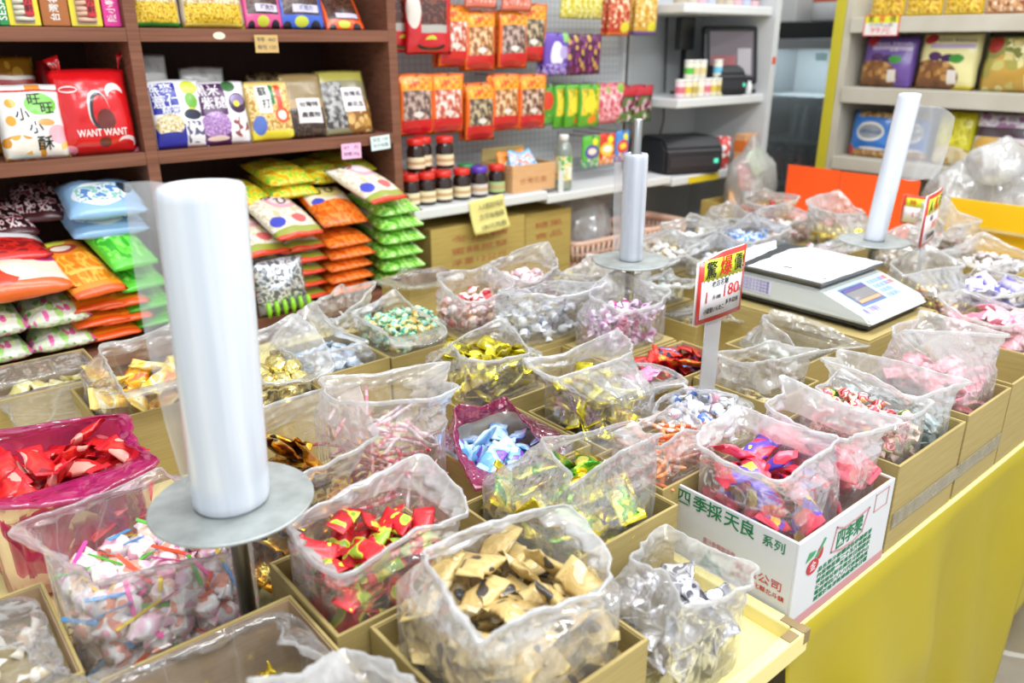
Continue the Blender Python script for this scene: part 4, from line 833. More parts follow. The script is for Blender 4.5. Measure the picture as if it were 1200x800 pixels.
# --- top shelf, left bay: stick biscuits in printed cartons
def stickbox(x0,x1,cols,ch,label):
    w=x1-x0; t=thing('biscuit_packet',((x0+x1)/2,2.245,Z1),label,'snack packet','biscuit packets on the top shelf')
    bm=bm_new(); box(bm,x0,x1,2.225,2.275,Z1+.001,Z1+.20,.002); fin('packet_body',bm,M(cols[0],.35,coat=.3),t)
    bm=bm_new(); n=7
    ww=w*.62; box(bm,x0+w*.19,x0+w*.81,2.2235,2.2255,Z1+.006,Z1+.17); fin('clear_window',bm,prints('sticks'+cols[1],'#b9a98c',[('rn',['#8a7658',cols[1],'#efe2c8',cols[1]],(0,0,1,1),14)],uv=False),t)
    for k in range(7):
        bm=bm_new(); z=Z1+.016+k*.012; tube(bm,[(x0+w*.21,2.222,z),(x0+w*.5,2.2195,z+.002*(k%2)),(x0+w*.79,2.222,z)],.0055,8); fin('biscuit_stick',bm,M(cols[1],.6),t)
    bm=bm_new(); box(bm,x0+w*.52,x0+w*.80,2.213,2.2155,Z1+.022,Z1+.12,.001); box(bm,x0+w*.54,x0+w*.78,2.2125,2.2135,Z1+.025,Z1+.118); fin('red_label',bm,M('#c42a34',.4),t)
    fr=frame((x0+w*.66,2.212,Z1+.055),(1,0,0),(0,0,1))
    for k,c in enumerate(ch): text('printed_lettering',c,.017,M('#1c1414',.5),fr@Matrix.Translation((0,.018*(1-k),0)),t,.0002,'CENTER',None,.0005)
    return t
stickbox(.305,.365,('#f0d832','#cfc7b4'),'芝麻','yellow biscuit packet cut by the left picture edge on the top shelf')
stickbox(.387,.452,('#eadb3a','#d8d2c0'),'陳小軒','biscuit packet with pale green sticks behind a red label')
stickbox(.516,.585,('#e0d23c','#d9b098'),'陳小軒','biscuit packet with brownish pink sticks behind a red label')
def sidebox(x0,x1,col,s,label):
    t=thing('biscuit_carton',((x0+x1)/2,2.25,Z1),label,'snack packet')
    bm=bm_new(); box(bm,x0,x1,2.222,2.275,Z1+.001,Z1+.20,.002); fin('carton_body',bm,M(col,.35,coat=.3),t)
    text('printed_lettering',s,.022,M('#f2f2ea',.5),frame(((x0+x1)/2,2.2213,Z1+.05),(0,0,1),(-1,0,0)),t,.0002,'CENTER',.075,.0005)
sidebox(.368,.386,'#1f8f4c','SESAME','narrow green biscuit carton end with white letters')
sidebox(.455,.513,'#a8622a','台灣名產','brown biscuit carton end between the two red-labelled packets')
sidebox(.588,.627,'#d8308f','陳小軒餅','magenta biscuit carton end next to the bookcase divider')
# --- top shelf, right bay
def snack(name,x0,x1,y,z,h,t,mat,label,lean=LEAN,seal=.05,sd=0,rz=0,sag=.4,group=None,x_y=True):
    w=x1-x0; me=pouch_mesh(w,h,t,mat,seal,sd,sag); o=pouch(name,me,((x0+x1)/2,y,z),(lean,0,rz),label,'snack bag',group); return o,(w,h,t,seal,sd,sag)
pasta=lambda n,gr:prints('pasta'+n,'#d8ccb8',[('rn',['#b99a5c','#d9c79a','#efe6cc','#c4a878'],(.05,.3,.95,1),18),('rn',['#b98c14','#e0bc2c','#f2dc5c','#d8a818'],(.05,.06,.95,.34),20),('e','#d8321c',(.05,.42,.35,.60)),('e','#d8321c',(.30,.38,.62,.58)),('e','#35a84c',(.48,.62,.95,.86)),('r',gr,(0,0,1,.07))])
o,d=snack('noodle_bag',.660,.775,2.235,Z1,.17,.045,pasta('a','#3f8f3c'),'bag of yellow noodles with a green hem, first in the top shelf right bay',sd=1)
o,d=snack('noodle_bag',.778,.945,2.235,Z1,.17,.05,pasta('b','#e0cc5c'),'wide bag of yellow noodles with an orange mark and green seal',sd=2)
def choc(n,edge):
    return prints('choc'+n,edge,[('r','#3a211a',(.10,.22,.90,.92)),('rn',['#24140f','#4a2c20','#6a4434','#3a211a'],(.10,.34,.90,.92),14),('r','#cfc8dc',(.30,.26,.88,.38)),('e','#c8cf3c',(.32,.03,.62,.20)),('e','#20202a',(.08,-.05,.26,.12)),('e','#20202a',(.68,-.05,.90,.14))])
o,d=snack('chocolate_bag',.945,1.058,2.24,Z1,.165,.035,choc('p','#e0568f'),'pink-edged bag of dark chocolate snacks on the top shelf',lean=-.2,sd=3); ink(o,'巧克力',.6,.32,.014,'#6b3a3a',d)
o,d=snack('chocolate_bag',1.05,1.192,2.25,Z1,.17,.035,choc('b','#3f66c8'),'blue-edged bag of dark chocolate snacks on the top shelf',lean=-.24,sd=4); ink(o,'巧克力',.6,.32,.014,'#5a6a9a',d)
o,d=snack('chocolate_bag',1.195,1.325,2.25,Z1,.125,.03,choc('o','#ee5a1c'),'small orange-edged bag of chocolate snacks slumped at the right',lean=-.62,sd=5)
# --- second shelf, left bay
cookie=prints('cookie','#c8a24a',[('ev',['#d8a83a','#c48a24','#e6c468','#a8701c'],(-.4,-.4,1.4,1.4),7),('r','#efe6dc',(0,.62,1,.80)),('r','#b8403c',(0,.66,1,.76))])
o,d=snack('cookie_bag',.30,.445,2.36,Z2,.235,.05,cookie,'clear bag of golden cookies standing behind the white snack bag',lean=-.06,sd=6)
wb=prints('whitesnack','#f0eeec',[('r','#c43a34',(0,.90,1,.93)),('e','#6fc238',(.42,.58,.90,.88)),('ev',['#e8b04a','#d89428','#f2cc78','#eeeae2'],(-.15,-.2,.62,.34),6),('ev',['#e8b04a','#d89428','#f2cc78','#eeeae2'],(.72,-.2,1.2,.24),6),('e','#e8a83c',(.14,.70,.30,.82)),('e','#e8a83c',(.10,.46,.24,.60)),('r','#ee9a3c',(.50,.93,.72,.99)),('e','#f0a05c',(.56,.44,.82,.54)),('e','#eab8c4',(.70,.2,1.0,.46)),('e','#cfe6e4',(.05,.02,.5,.08))])
o,d=snack('snack_bag',.320,.462,2.222,Z2,.172,.06,wb,'white snack bag with a green blob and black characters',lean=-.10,sd=7)
ink(o,'旺',.58,.79,.030,'#141414',d,None,.001); ink(o,'旺',.74,.67,.030,'#141414',d,None,.001); ink(o,'小',.36,.60,.030,'#141414',d,None,.0012); ink(o,'小',.52,.42,.030,'#141414',d,None,.0012); ink(o,'酥',.62,.20,.036,'#141414',d,None,.0012)
rb=prints('redsnack','#d2151c',[('e','#d8d8d8',(.36,.30,.66,.74)),('e','#2a2c30',(.385,.28,.66,.715)),('e','#d2151c',(.43,.32,.66,.68)),('e','#6a231c',(.47,.27,.72,.52)),('e','#e8dcd8',(.66,.62,.90,.82)),('e','#d2151c',(.68,.56,.92,.74)),('e','#6a231c',(.46,.08,.62,.20)),('e','#f0e8e4',(.08,.72,.30,.80)),('e','#c91820',(.09,.735,.29,.785)),('e','#e890a8',(-.05,0,.18,.12)),('e','#f0d8dc',(.72,.06,.98,.2)),('e','#d2151c',(.70,.04,.94,.16))],rough=.22,coat=.6,bump=.6)
o,d=snack('snack_bag',.445,.622,2.228,Z2,.205,.085,rb,'puffy glossy red snack bag with flared top corners',lean=-.14,sd=9.3,sag=.1)
ink(o,'WANT WANT',.52,.245,.024,'#f4ece8',d,.115,.001)
for s in (-1,1):
    bm=bm_new(); b=bmesh.new(); sheet(b,lambda u,v:(.545+s*.066+s*.03*v*u,2.262-.012*math.sin(v*3)+.018*u,1.478+.045*v+.012*u*s),6,6); join(bm,b,0)
    o2=fin('flared_corner',bm,rb,o); o2.modifiers.new('thickness','SOLIDIFY').thickness=.0015
o3=thing('candy_tube',(.475,2.43,Z2),'small red and white packet peeping out behind the red snack bag','snack packet'); bm=bm_new(); lathe(bm,[(.018,0),(.02,.01),(.02,.19),(.012,.205),(.012,.22)],20,(.475,2.43,Z2)); fin('tube_body',bm,M('#c8262c',.3),o3); bm=bm_new(); lathe(bm,[(.0205,.12),(.0205,.16)],20,(.475,2.43,Z2),cap=False); fin('white_band',bm,M('#efe8e4',.4),o3)
# --- second shelf, right bay
def oats(n,c1,c2,grain):
    return prints('oats'+n,'#eceaec',[('r',c1,(.03,.0,.58,.34)),('r',c1,(.05,.50,.52,.95)),('en',grain,(.03,.18,.56,.50),22),('e',c2,(.03,.14,.57,.24)),('e','#c8d43c',(.62,.78,.95,.98)),('e','#6fae3c',(.66,.56,.90,.80)),('e','#e8d83a',(.66,.46,.86,.58)),('e','#2a2c44',(.58,.40,.94,.56)),('rn',['#5a5a7a','#e4e2e8','#e8e6ea'],(.60,.06,.97,.38),12)])
o,d=snack('cereal_pouch',.664,.802,2.222,Z2,.175,.045,oats('b','#2b2f9e','#24288a',['#b49a5c','#e8dcb4','#cdb888','#f0e8d0']),'white cereal pouch printed blue with a bowl of oats',lean=-.17,sd=11); ink(o,'燕麥',.22,.84,.034,'#eef0fa',d,None,.001); ink(o,'薏仁',.30,.66,.034,'#eef0fa',d,None,.001); ink(o,'糙米',.36,.54,.022,'#eef0fa',d,None,.001)
op=prints('purpcereal','#eeeaee',[('r','#4a1d52',(.03,.46,.58,.96)),('r','#5c2a66',(.06,.0,.58,.2)),('en',['#8a5aa0','#b48cc0','#9a6cb0','#c8a8d0'],(.03,.10,.60,.52),26),('e','#e8d0c0',(.10,.06,.54,.14)),('e','#3f2346',(.62,.48,1.0,.80)),('e','#8d7aa8',(.66,.60,.97,.78)),('e','#e8d83a',(.72,.58,.86,.68)),('e','#3c6a3a',(.55,.82,.82,1.0)),('en',['#8a4a4a','#e8dedc','#ece6e8'],(.62,.10,.97,.42),10)])
o,d=snack('cereal_pouch',.783,.925,2.224,Z2,.168,.045,op,'white cereal pouch printed purple with a heap of violet grain',lean=-.19,sd=12); ink(o,'黑米',.24,.84,.034,'#f4eef4',d,None,.001); ink(o,'紫糙',.34,.64,.034,'#f4eef4',d,None,.001)
pw=prints('plainwhite','#e2e3e0',[('rn',['#cfd0cc','#e2e3e0','#e8e8e6'],(.1,.8,.9,.97),6)])
snack('cereal_pouch',.660,.765,2.36,Z2,.235,.04,pw,'plain white pouch top standing behind the blue cereal pouch',lean=-.05,sd=13); snack('cereal_pouch',.80,.925,2.37,Z2,.20,.04,pw,'plain white pouch top standing behind the purple cereal pouch',lean=-.05,sd=14)
st=prints('sticks','#e3c678',[('rn',['#b88a3c','#e2bc6c','#f2dca4','#cfa050'],(.04,.10,.96,.90),12),('r','#e9d83e',(0,0,1,.16)),('r','#f1efe8',(.22,.46,.52,.92)),('r','#1f7a44',(.52,.60,.60,.92)),('r','#d8401c',(.64,.40,.76,.92)),('e','#e0582c',(.56,.28,.88,.54)),('e','#f0e4d4',(.62,.33,.82,.49)),('e','#5a74c0',(.06,.10,.34,.42))])
o,d=snack('snack_bag',.925,1.062,2.23,Z2,.165,.045,st,'yellow bag of snack sticks with a white label and orange ring',lean=-.2,sd=15); ink(o,'蘇',.36,.80,.028,'#2a2a2a',d,None,.0008); ink(o,'打',.40,.60,.028,'#2a2a2a',d,None,.0008)
nk=prints('nutkraft','#a98c5c',[('rn',['#3c2a1c','#1e1714','#5a4434'],(.08,.0,.92,.46),14),('r','#8f784c',(0,.60,1,1)),('r','#e4dcdc',(.28,.22,.86,.60))])
o,d=snack('nut_pouch',1.035,1.17,2.228,Z2,.185,.035,nk,'kraft pouch of dark nuts with a white six-character label',lean=-.26,sd=16); ink(o,'台灣特',.56,.50,.016,'#3a3a3a',d,.06); ink(o,'產農物',.58,.34,.016,'#3a3a3a',d,.06)
nb=prints('nutclear','#8a8462',[('ev',['#c89a52','#b4823c','#d8b06c','#8a5c28'],(.35,.0,1.1,.55),9),('rn',['#3f3a38','#7c7a78','#a8a6a2'],(.02,.1,.45,.8),10),('r','#a79f4c',(0,.82,1,1)),('r','#e6dee0',(.42,.34,.86,.70))])
o,d=snack('nut_pouch',1.155,1.322,2.226,Z2,.195,.045,nb,'clear pouch of round tan nuts with a white label, last on the second shelf',lean=-.32,sd=17); ink(o,'台灣名',.63,.60,.016,'#3a3a3a',d,.055); ink(o,'產花生',.65,.44,.016,'#3a3a3a',d,.055)
snack('nut_pouch',1.0,1.12,2.40,Z2,.18,.04,prints('dim','#5a4c34',[('rn',['#3a2c20','#6a5838','#8a7850'],(0,0,1,1),8)]),'dim brown pouch in the shadow behind the kraft pouch',lean=-.05,sd=18)
# --- price tags on the shelf fronts
def tagcard(x,z,w,h,col,lines,label,holder=True,tilt=0):
    t=thing('price_tag',(x,2.19,z),label,'price tag'); t.rotation_euler=(0,tilt,0)
    if holder: bm=bm_new(); box(bm,x-w*.62,x+w*.62,2.1895,2.192,z-h*.62,z+h*.9,.0005); fin('clear_holder',bm,film('holder','#ffffff',.18,'#f0f2f4',.3,.1,6),t,False).matrix_basis=parent_world(t).inverted()@Matrix.Translation((0,0,0)) if False else Matrix.Translation((-x,-2.19,-z))
    bm=bm_new(); box(bm,-w/2,w/2,-.0022,-.0010,-h/2,h/2,.0003); fin('card',bm,M(col,.5),t,False,False)
    for i,s in enumerate(lines): text('lettering',s,h*.3,M('#4a4a5a',.5),parent_world(t)@frame((0,-.0026,h*(.22-.42*i)),(1,0,0),(0,0,1)),t,.0001,'CENTER',w*.8)
tagcard(1.215,1.245,.066,.045,'#f0b8d8',('47  元','特價100g'),'pink price tag in a clear holder under the kraft pouch')
tagcard(1.318,1.262,.068,.042,'#d8e8e6',('花生 120','半斤包裝'),'pale mint price tag on the second shelf edge at the right',False,-.06)
tagcard(.980,1.548,.066,.045,'#caa866',('特 40','每包 120'),'kraft price tag in a clear holder on the top shelf edge')
t=thing('oval_sticker',(.856,2.198,1.568),'small cream oval sticker on the top shelf edge','sticker'); bm=bm_new(); lathe(bm,[(.016,0),(.016,.0006)],24,(0,0,0),0,Matrix.Translation((.856,2.1985,1.568))@Matrix.Rotation(PI/2,4,'X')@Matrix.Scale(.55,4,(0,1,0)),False); fin('sticker_face',bm,M('#e9e4c4',.4),t)
t=thing('shelf_label_strip',(.22,2.028,.82),'white label strip on the bottom shelf edge at the left','label'); bm=bm_new(); box(bm,.10,.268,2.027,2.0295,.803,.838,.0005); fin('strip_face',bm,M('#e4e6e6',.5),t)
# --- flat packs stacked on the bottom shelf: local front faces up, near end hangs over
def flat(name,me,x,y,z,label,rz=0,pitch=0,cat='snack bag',group=None,roll=0):
    return pouch(name,me,(x,y,z),(-PI/2-pitch,roll,rz),label,cat,group)
orange=prints('orangepack','#ee8a1c',[('rn',['#e07a14','#f29a2c','#f6b84c','#ee8a1c'],(.08,.15,.92,.62),6),('r','#e85a1c',(0,0,1,.09)),('e','#d8dc4c',(.10,.80,.62,.98)),('e','#b83a34',(.14,.66,.70,.82)),('e','#f0e0c8',(.2,.70,.6,.79)),('r','#f8c060',(.15,.30,.85,.34))])
m_or=pouch_mesh(.125,.24,.05,orange,.05,21,0)
ords=['topmost','second','third','fourth','lowest','sixth','seventh']
flat('snack_pack',m_or,.435,2.03,.985,'topmost orange snack pack with a yellow-green corner, hanging over the stack',.22,-.42)
for k,(x,z,rz) in enumerate(((.43,.945,.10),(.485,.94,.02),(.43,.905,.06),(.487,.90,0),(.455,.865,.05))):
    flat('snack_pack',m_or,x,2.055,z,'%s orange snack pack under the overhanging one'%('upper left','upper right','middle left','middle right','bottom')[k],rz,-.05)
greenp=prints('greenpack','#58c832',[('rn',['#3aa820','#6cdc44','#58c832','#8ce860'],(.05,.1,.95,.6),5),('e','#d8ec4c',(.06,.74,.66,.97)),('en',['#3a4aa8','#8a7adc','#e8e0f4'],(.05,.62,.70,.82),9),('r','#e8f4e0',(.2,.40,.85,.50))])
m_gr=pouch_mesh(.12,.25,.06,greenp,.05,22,0)
for k,(x,z,rz,p,y) in enumerate(((.53,1.03,.20,-.42,2.06),(.545,.97,.14,-.28,2.07),(.555,.915,.08,-.16,2.075),(.57,.868,.03,-.05,2.08))):
    flat('snack_pack',m_gr,x,y,z,'%s bright green snack pack beside the orange stack'%('topmost','second','third','lowest')[k],rz,p)
gp=prints('minimix','#cfd8c0',[('rv',['#6fae52','#d8e4b0','#d8609c','#e8f0d8','#9cc870','#cfd4c4'],(-.3,-.3,1.3,1.3),11)],bump=.9,bscale=60)
m_gp=pouch_mesh(.14,.30,.075,gp,.03,23,0)
for k,(x,z) in enumerate(((.20,.952),(.335,.95),(.20,.889),(.335,.889),(.055,.95),(.055,.889))):
    flat('candy_pack',m_gp,x,2.035+.006*(k%2),z-.015,'%s clear pack of green and pink mini candies'%('upper left','upper right','lower left','lower right','hidden upper','hidden lower')[k],.03*(k%3-1),0)
bp_=prints('brownpack','#e9e0cc',[('e','#6a3418',(.05,.30,.45,.85)),('rn',['#4a2410','#7a4424','#8a5430'],(.08,.35,.40,.80),12),('r','#e0662c',(0,.0,1,.16)),('e','#e8d84a',(.30,.62,.75,.92)),('e','#d8401c',(.40,.1,.62,.4)),('e','#f0e4d0',(.5,.2,.8,.6)),('e','#c2367a',(.74,.55,.98,.90))])
me=pouch_mesh(.28,.17,.085,bp_,.03,24,0); flat('snack_bag',me,.245,2.04,1.01,'long bag with brown and orange print lying on the mini candy packs',.02,-.30)
rwp=prints('redwhitepack','#d42a24',[('rn',['#a81c18','#d42a24','#8a1c1c'],(.0,.1,1,.5),7),('r','#eceaea',(0,.52,1,.86))])
me=pouch_mesh(.24,.18,.06,rwp,.04,25,0); flat('snack_bag',me,.245,2.12,1.075,'red and white bag lying on top of the long brown one',.04,-.15)
mar=prints('maroonpack','#4a2026',[('rn',['#2a1214','#5a282c','#e4d8d8','#8a3038'],(.05,.1,.95,.9),9)])
me=pouch_mesh(.14,.22,.06,mar,.04,26,0); flat('snack_pack',me,.30,2.24,1.105,'dark maroon pack with white print at the back of the left pile',.1,-.3); flat('snack_pack',me,.37,2.28,1.13,'dark maroon pack tilted beside the pale blue packs',-.25,-.3)
blw=prints('bluewhitepack','#8fb8dc',[('e','#e6eff4',(.10,.10,.80,.60)),('rn',['#5c8cc8','#e8f0f4','#8cc4b4'],(.16,.18,.74,.52),9),('e','#2a3440',(.72,.30,.90,.60))],rough=.25)
me=pouch_mesh(.18,.22,.075,blw,.04,27,0)
flat('wet_wipe_pack',me,.50,2.11,1.155,'pale blue pack with white print on top of its pile',-.08,-.22); flat('wet_wipe_pack',me,.505,2.13,1.105,'pale blue pack below the topmost pale blue one',-.03,-.12)
pwl=prints('lilacpack','#d8cfe0',[('rn',['#b8aac8','#e8e2ee','#d0c4dc'],(0,0,1,1),8)])
me=pouch_mesh(.16,.2,.05,pwl,.04,28,0); flat('snack_pack',me,.165,2.16,1.135,'upper lilac-white pack cut by the left edge',.05); flat('snack_pack',me,.165,2.15,1.08,'lower lilac-white pack cut by the left edge',.02)
# piles of rice cracker packs in the right bay
def cracker(n,edge,accent):
    return prints('cracker'+n,'#e9dfcb',[('rn',['#d8c8a4','#efe6d4','#f4eee0','#e4d4b8'],(.03,.16,.97,.97),8),('r',edge,(0,.06,1,.15)),('r',accent,(0,0,1,.07)),('e','#e8a8b4',(.34,.50,.90,.92)),('e','#f2d8d8',(.42,.58,.84,.86)),('e','#4a54c0',(.06,.18,.34,.38)),('e','#d86a6a',(.50,.20,.80,.36))])
mA=pouch_mesh(.15,.23,.055,cracker('a','#98a03c','#d8401c'),.05,31,0); mO=pouch_mesh(.15,.23,.054,prints('crackero','#ee6a14',[('rn',['#d85c10','#f28a34','#ee6a14'],(0,0,1,.5),7),('r','#e9dfcb',(.05,.46,.95,.97)),('e','#e8d88c',(.25,.54,.85,.9)),('e','#4a54c0',(.08,.42,.34,.56))]),.05,32,0)
mG=pouch_mesh(.15,.23,.064,prints('crackerg','#7cc83c',[('rn',['#58a828','#a4e068','#7cc83c','#c8f09c'],(0,0,1,.5),6),('r','#e9e4cb',(.05,.5,.95,.97))],rough=.25),.05,33,0)
mY=pouch_mesh(.15,.22,.06,prints('crackery','#e8c01c',[('rn',['#d8a810','#f0d848','#8cc83c','#e8c01c'],(0,0,1,.8),6)]),.05,34,0)
def pile(me,x,y,zs,names,what,rz,jit,cat='snack pack'):
    rng=random.Random(int(x*1000))
    for k,z in enumerate(zs): flat('cracker_pack',me,x+rng.uniform(-jit,jit),y+rng.uniform(-jit,jit),z-.004,'%s %s'%(names[k],what),rz+rng.uniform(-.06,.06),-.05-.02*k,'snack bag')
def od(n): return ['lowest']+['%s from the bottom'%w for w in ('second','third','fourth','fifth','sixth','seventh')[:n-2]]+['topmost']
def lay(z0,n,dz): return [z0+dz*(k+.5) for k in range(n)]
pile(mA,.975,2.06,lay(.842,5,.036),od(5),'red and olive ended cracker pack left of the orange packs',.04,.008)
pile(mO,1.125,2.05,lay(.842,5,.035),od(5),'orange-ended cracker pack in the middle pile',0,.006)
pile(mG,1.285,2.03,lay(.842,6,.042),od(6),'green-ended cracker pack in the pile at the bookcase corner',-.06,.008)
o=flat('cracker_pack',mA,.965,2.04,1.045,'cracker pack with pink blossom print tilted on the left pile',.10,-.36); d=(.15,.23,.055,.05,31,0); ink(o,'ち',.42,.84,.045,'#1a1a1a',d,None,.0012); ink(o,'び',.62,.66,.045,'#1a1a1a',d,None,.0012)
o=flat('cracker_pack',mO,1.115,2.06,1.055,'orange and cream cracker pack tilted on top of the middle pile',-.04,-.34); ink(o,'ちび',.5,.75,.045,'#1a1a1a',(.15,.23,.054,.05,32,0),None,.0012)
o=flat('cracker_pack',mA,1.245,2.02,1.115,'cracker pack with pink blossom print lying on the green packs',.22,-.34); ink(o,'ち',.40,.84,.045,'#1a1a1a',d,None,.0012)
flat('cracker_pack',mA,.865,2.06,1.005,'cracker pack with a red edge lying above the silver bag',.06,-.3)
for k,(x,y,z,rz) in enumerate(((.90,2.20,1.12,.1),(1.03,2.19,1.13,-.05),(1.03,2.20,1.165,.03),(1.16,2.22,1.155,0),(.83,2.24,1.085,.06),(1.29,2.28,1.165,.05))):
    flat('cracker_pack',mY,x,y,z,'yellow and green cracker pack %s'%('at the back behind the blossom pack','at the back in the middle, lower one','at the back in the middle, upper one','at the back behind the tilted orange pack','at the back beside the thick roll','at the back by the bookcase side')[k],rz,-.18)
# silver bag with green sticks
sv=prints('silverbag','#b8bcc0',[('rn',['#6a6e74','#b8bcc0','#e8eaec','#8f9398'],(0,.2,1,1),9)],metal=.4,rough=.25,bump=.9,bscale=50)
me=pouch_mesh(.15,.15,.07,sv,.04,35,0); o=pouch('snack_bag',me,(.885,2.035,.845),(-.12,0,.05),'crumpled silver bag with green candy sticks along its foot','snack bag')
for k in range(6):
    bm=bm_new(); tube(bm,[(-.062+.024*k,-.036,.042),(-.062+.024*k,-.040,.02),(-.062+.024*k,-.036,.001)],[.006,.0075,.005],8); fin('green_stick',bm,M('#86c428',.35),o,True,False)
flat('cracker_pack',mA,.80,2.08,.93,'cracker pack half hidden behind the thick roll',.05,-.05); flat('cracker_pack',mA,.80,2.08,.89,'cracker pack at the foot of the pile behind the thick roll',.02,-.02)
# ================================================================ peg panel with hanging packs
peg=bpy.data.materials.new('wire_grid_panel'); peg.use_nodes=True
_nt=peg.node_tree; _b=_nt.nodes['Principled BSDF']; _b.inputs['Roughness'].default_value=.5
_tc=_nt.nodes.new('ShaderNodeTexCoord'); _sp=_nt.nodes.new('ShaderNodeSeparateXYZ'); _nt.links.new(_tc.outputs['Object'],_sp.inputs[0])
def _ln(o,per,wd): return math1(_nt,'LESS_THAN',math1(_nt,'FRACT',math1(_nt,'MULTIPLY',o,1/per)),wd)
_nt.links.new(mixc(_nt,math1(_nt,'MAXIMUM',_ln(_sp.outputs[0],.025,.22),_ln(_sp.outputs[2],.025,.22)),'#bfc3c5','#a9aeb0'),_b.inputs['Base Color'])
white=M('#d9dbdb',.4); 
un=thing('display_wall_unit',(2.1,2.5,0),'white grid display wall unit with hooks and shelves for hanging snacks','shelf')
def part(name,par,mat,*boxes,bev=.0012):
    bm=bm_new()
    for a in boxes: box(bm,*a,bev)
    return fin(name,bm,mat,par)
part('grid_panel',un,peg,(1.42,2.765,2.52,2.535,.25,2.05),bev=0)
part('upright',un,white,(1.410,1.43,2.49,2.55,0,2.05)); up=part('upright',un,white,(2.745,2.775,2.49,2.55,0,2.05)); part('slot_strip',up,M('#2c2e30',.5),(2.752,2.768,2.488,2.4905,.9,1.75),bev=0)
part('shelf_board',un,white,(1.43,2.02,2.185,2.52,1.002,1.036),bev=.005); part('shelf_board',un,white,(2.025,2.742,2.19,2.52,.985,1.018),bev=.005)
orp=lambda n,win: prints('hang'+n,'#ee6f1c',[('r','#f2a022',(.06,.74,.94,.95)),('rn',['#f6c04a','#ee8a1c','#f2a022','#d8501c'],(.1,.77,.9,.93),9),('rn',win,(.10,.26,.90,.74),9),('r','#d02428',(.06,.06,.94,.27)),('e','#b81c24',(.1,.02,.9,.14)),('e','#e8e0d8',(.38,.30,.66,.40)),('e','#e85a1c',(.43,.84,.57,.9))],rough=.25,coat=.6)
wins=[['#5a4a48','#8a6a60','#a08478','#c8b0a4'],['#b8503c','#d8806a','#e0a08c','#f0e4dc'],['#44403c','#7a6650','#8a765c','#c8b48c'],['#8a5a34','#c07c48','#d09868','#e8ccA0'],['#5a4038','#8a5c4c','#b08468','#d8c0a8']]
mh=[pouch_mesh(.135,.20,.03,orp(str(i),wv),.06,40+i,0) for i,wv in enumerate(wins)]
def hang(me,x,z,y,label,h=.2,rz=0,lean=.05,n=1,group=None,hook=True):
    if hook:
        t=thing('display_hook',(x,2.52,z+h-.008),'steel hook for the '+label.replace('with a clear window ','').replace('small ','').replace('at the end of the orange row','by the orange row').replace('and yellow bag','bag').replace('and red bag','bag'),'hook')
        bm=bm_new(); tube(bm,[(x,2.52,z+h-.006),(x,y-.02,z+h-.006),(x,y-.03,z+h+.002)],.0025,8); fin('rod',bm,steel,t)
    for k in range(n): pouch('hanging_snack_pack',me,(x,y+.032*k,z),(lean,0,rz),(label if k==0 else 'pack hanging directly behind the '+label),'snack bag')
ordw=['first','second','third','fourth','fifth']
redp=prints('hangred','#cf2028',[('e','#e8e0d4',(.02,.40,.30,.95)),('rn',['#5a2c24','#3c2c28','#7a4838'],(.30,.46,.88,.84),12),('r','#b8b4ac',(.30,.34,.88,.46)),('e','#cdd83a',(.40,.14,.66,.30)),('e','#20201c',(.24,.06,.84,.20)),('e','#cf2028',(.28,.11,.80,.24)),('e','#3c8a3c',(.30,.84,.70,.96))],rough=.25,coat=.6)
mr=pouch_mesh(.17,.20,.035,redp,.05,50,0); hang(mr,1.605,1.515,2.33,'red snack pack with a clear window at the left of the upper hanging row',rz=-.12,n=1)
hang(mr,1.53,1.52,2.37,'second red snack pack half behind the left one',rz=-.15,hook=False)
for i,(x,z,rz) in enumerate(((1.722,1.472,.02),(1.835,1.457,.0),(1.985,1.463,-.05),(2.075,1.485,-.12))): hang(mh[(i*2+1)%5],x,z,2.35-.0*i,'%s orange snack pack in the upper hanging row'%ordw[i],rz=rz,n=2)
for i,(x,z,rz) in enumerate(((1.556,1.255,-.08),(1.684,1.254,-.05),(1.826,1.219,.0),(1.945,1.247,.02),(2.075,1.243,-.03))): hang(mh[i],x,z,2.345,'%s orange snack pack in the lower hanging row'%ordw[i],rz=rz,n=2)
po=pouch_mesh(.14,.2,.03,prints('hangsalmon','#e8806c',[('rn',['#d8604c','#f0a898','#e8806c','#f8d8cc'],(.05,.1,.95,.95),7)]),.05,55,0)
hang(po,1.82,1.66,2.32,'salmon pink pack cut by the top edge above the orange row'); hang(po,1.98,1.655,2.32,'second salmon pink pack cut by the top edge')
pp=pouch_mesh(.13,.155,.03,prints('hangpurp','#6c4cb0',[('e','#eae6f4',(.20,.18,.72,.80)),('rn',['#5a3aa0','#8a70cc','#c8b8e8','#6c4cb0'],(.0,.0,1,.3),8),('r','#8cc870',(.72,.78,.95,1)),('e','#b8a8d8',(.55,.4,.95,.7))]),.05,56,0)
hang(pp,2.19,1.433,2.34,'purple pack with a big white oval',.155,n=2)
pv=pouch_mesh(.125,.15,.03,prints('hangplum','#5a1f4c',[('rv',['#7a2c6c','#3a1438','#a04c8a','#c8a04c','#5a1f4c'],(0,0,1,1),7)]),.05,57,0)
hang(pv,2.30,1.433,2.34,'dark plum pack beside the purple one',.15,n=2); hang(pv,2.37,1.434,2.34,'second dark plum pack beside the purple one',.15,n=1)
py_=pouch_mesh(.12,.10,.025,prints('hangyel','#d8cc3c',[('rn',['#c8b828','#e8e080','#d8cc3c','#f0ecc0'],(0,0,1,1),6)]),.06,58,0)
for k,x in enumerate((2.27,2.31,2.35,2.41)): hang(py_,x,1.637,2.34+.01*k,'%s yellow pack in the hanging row at the top edge'%ordw[k],.10,hook=k==0)
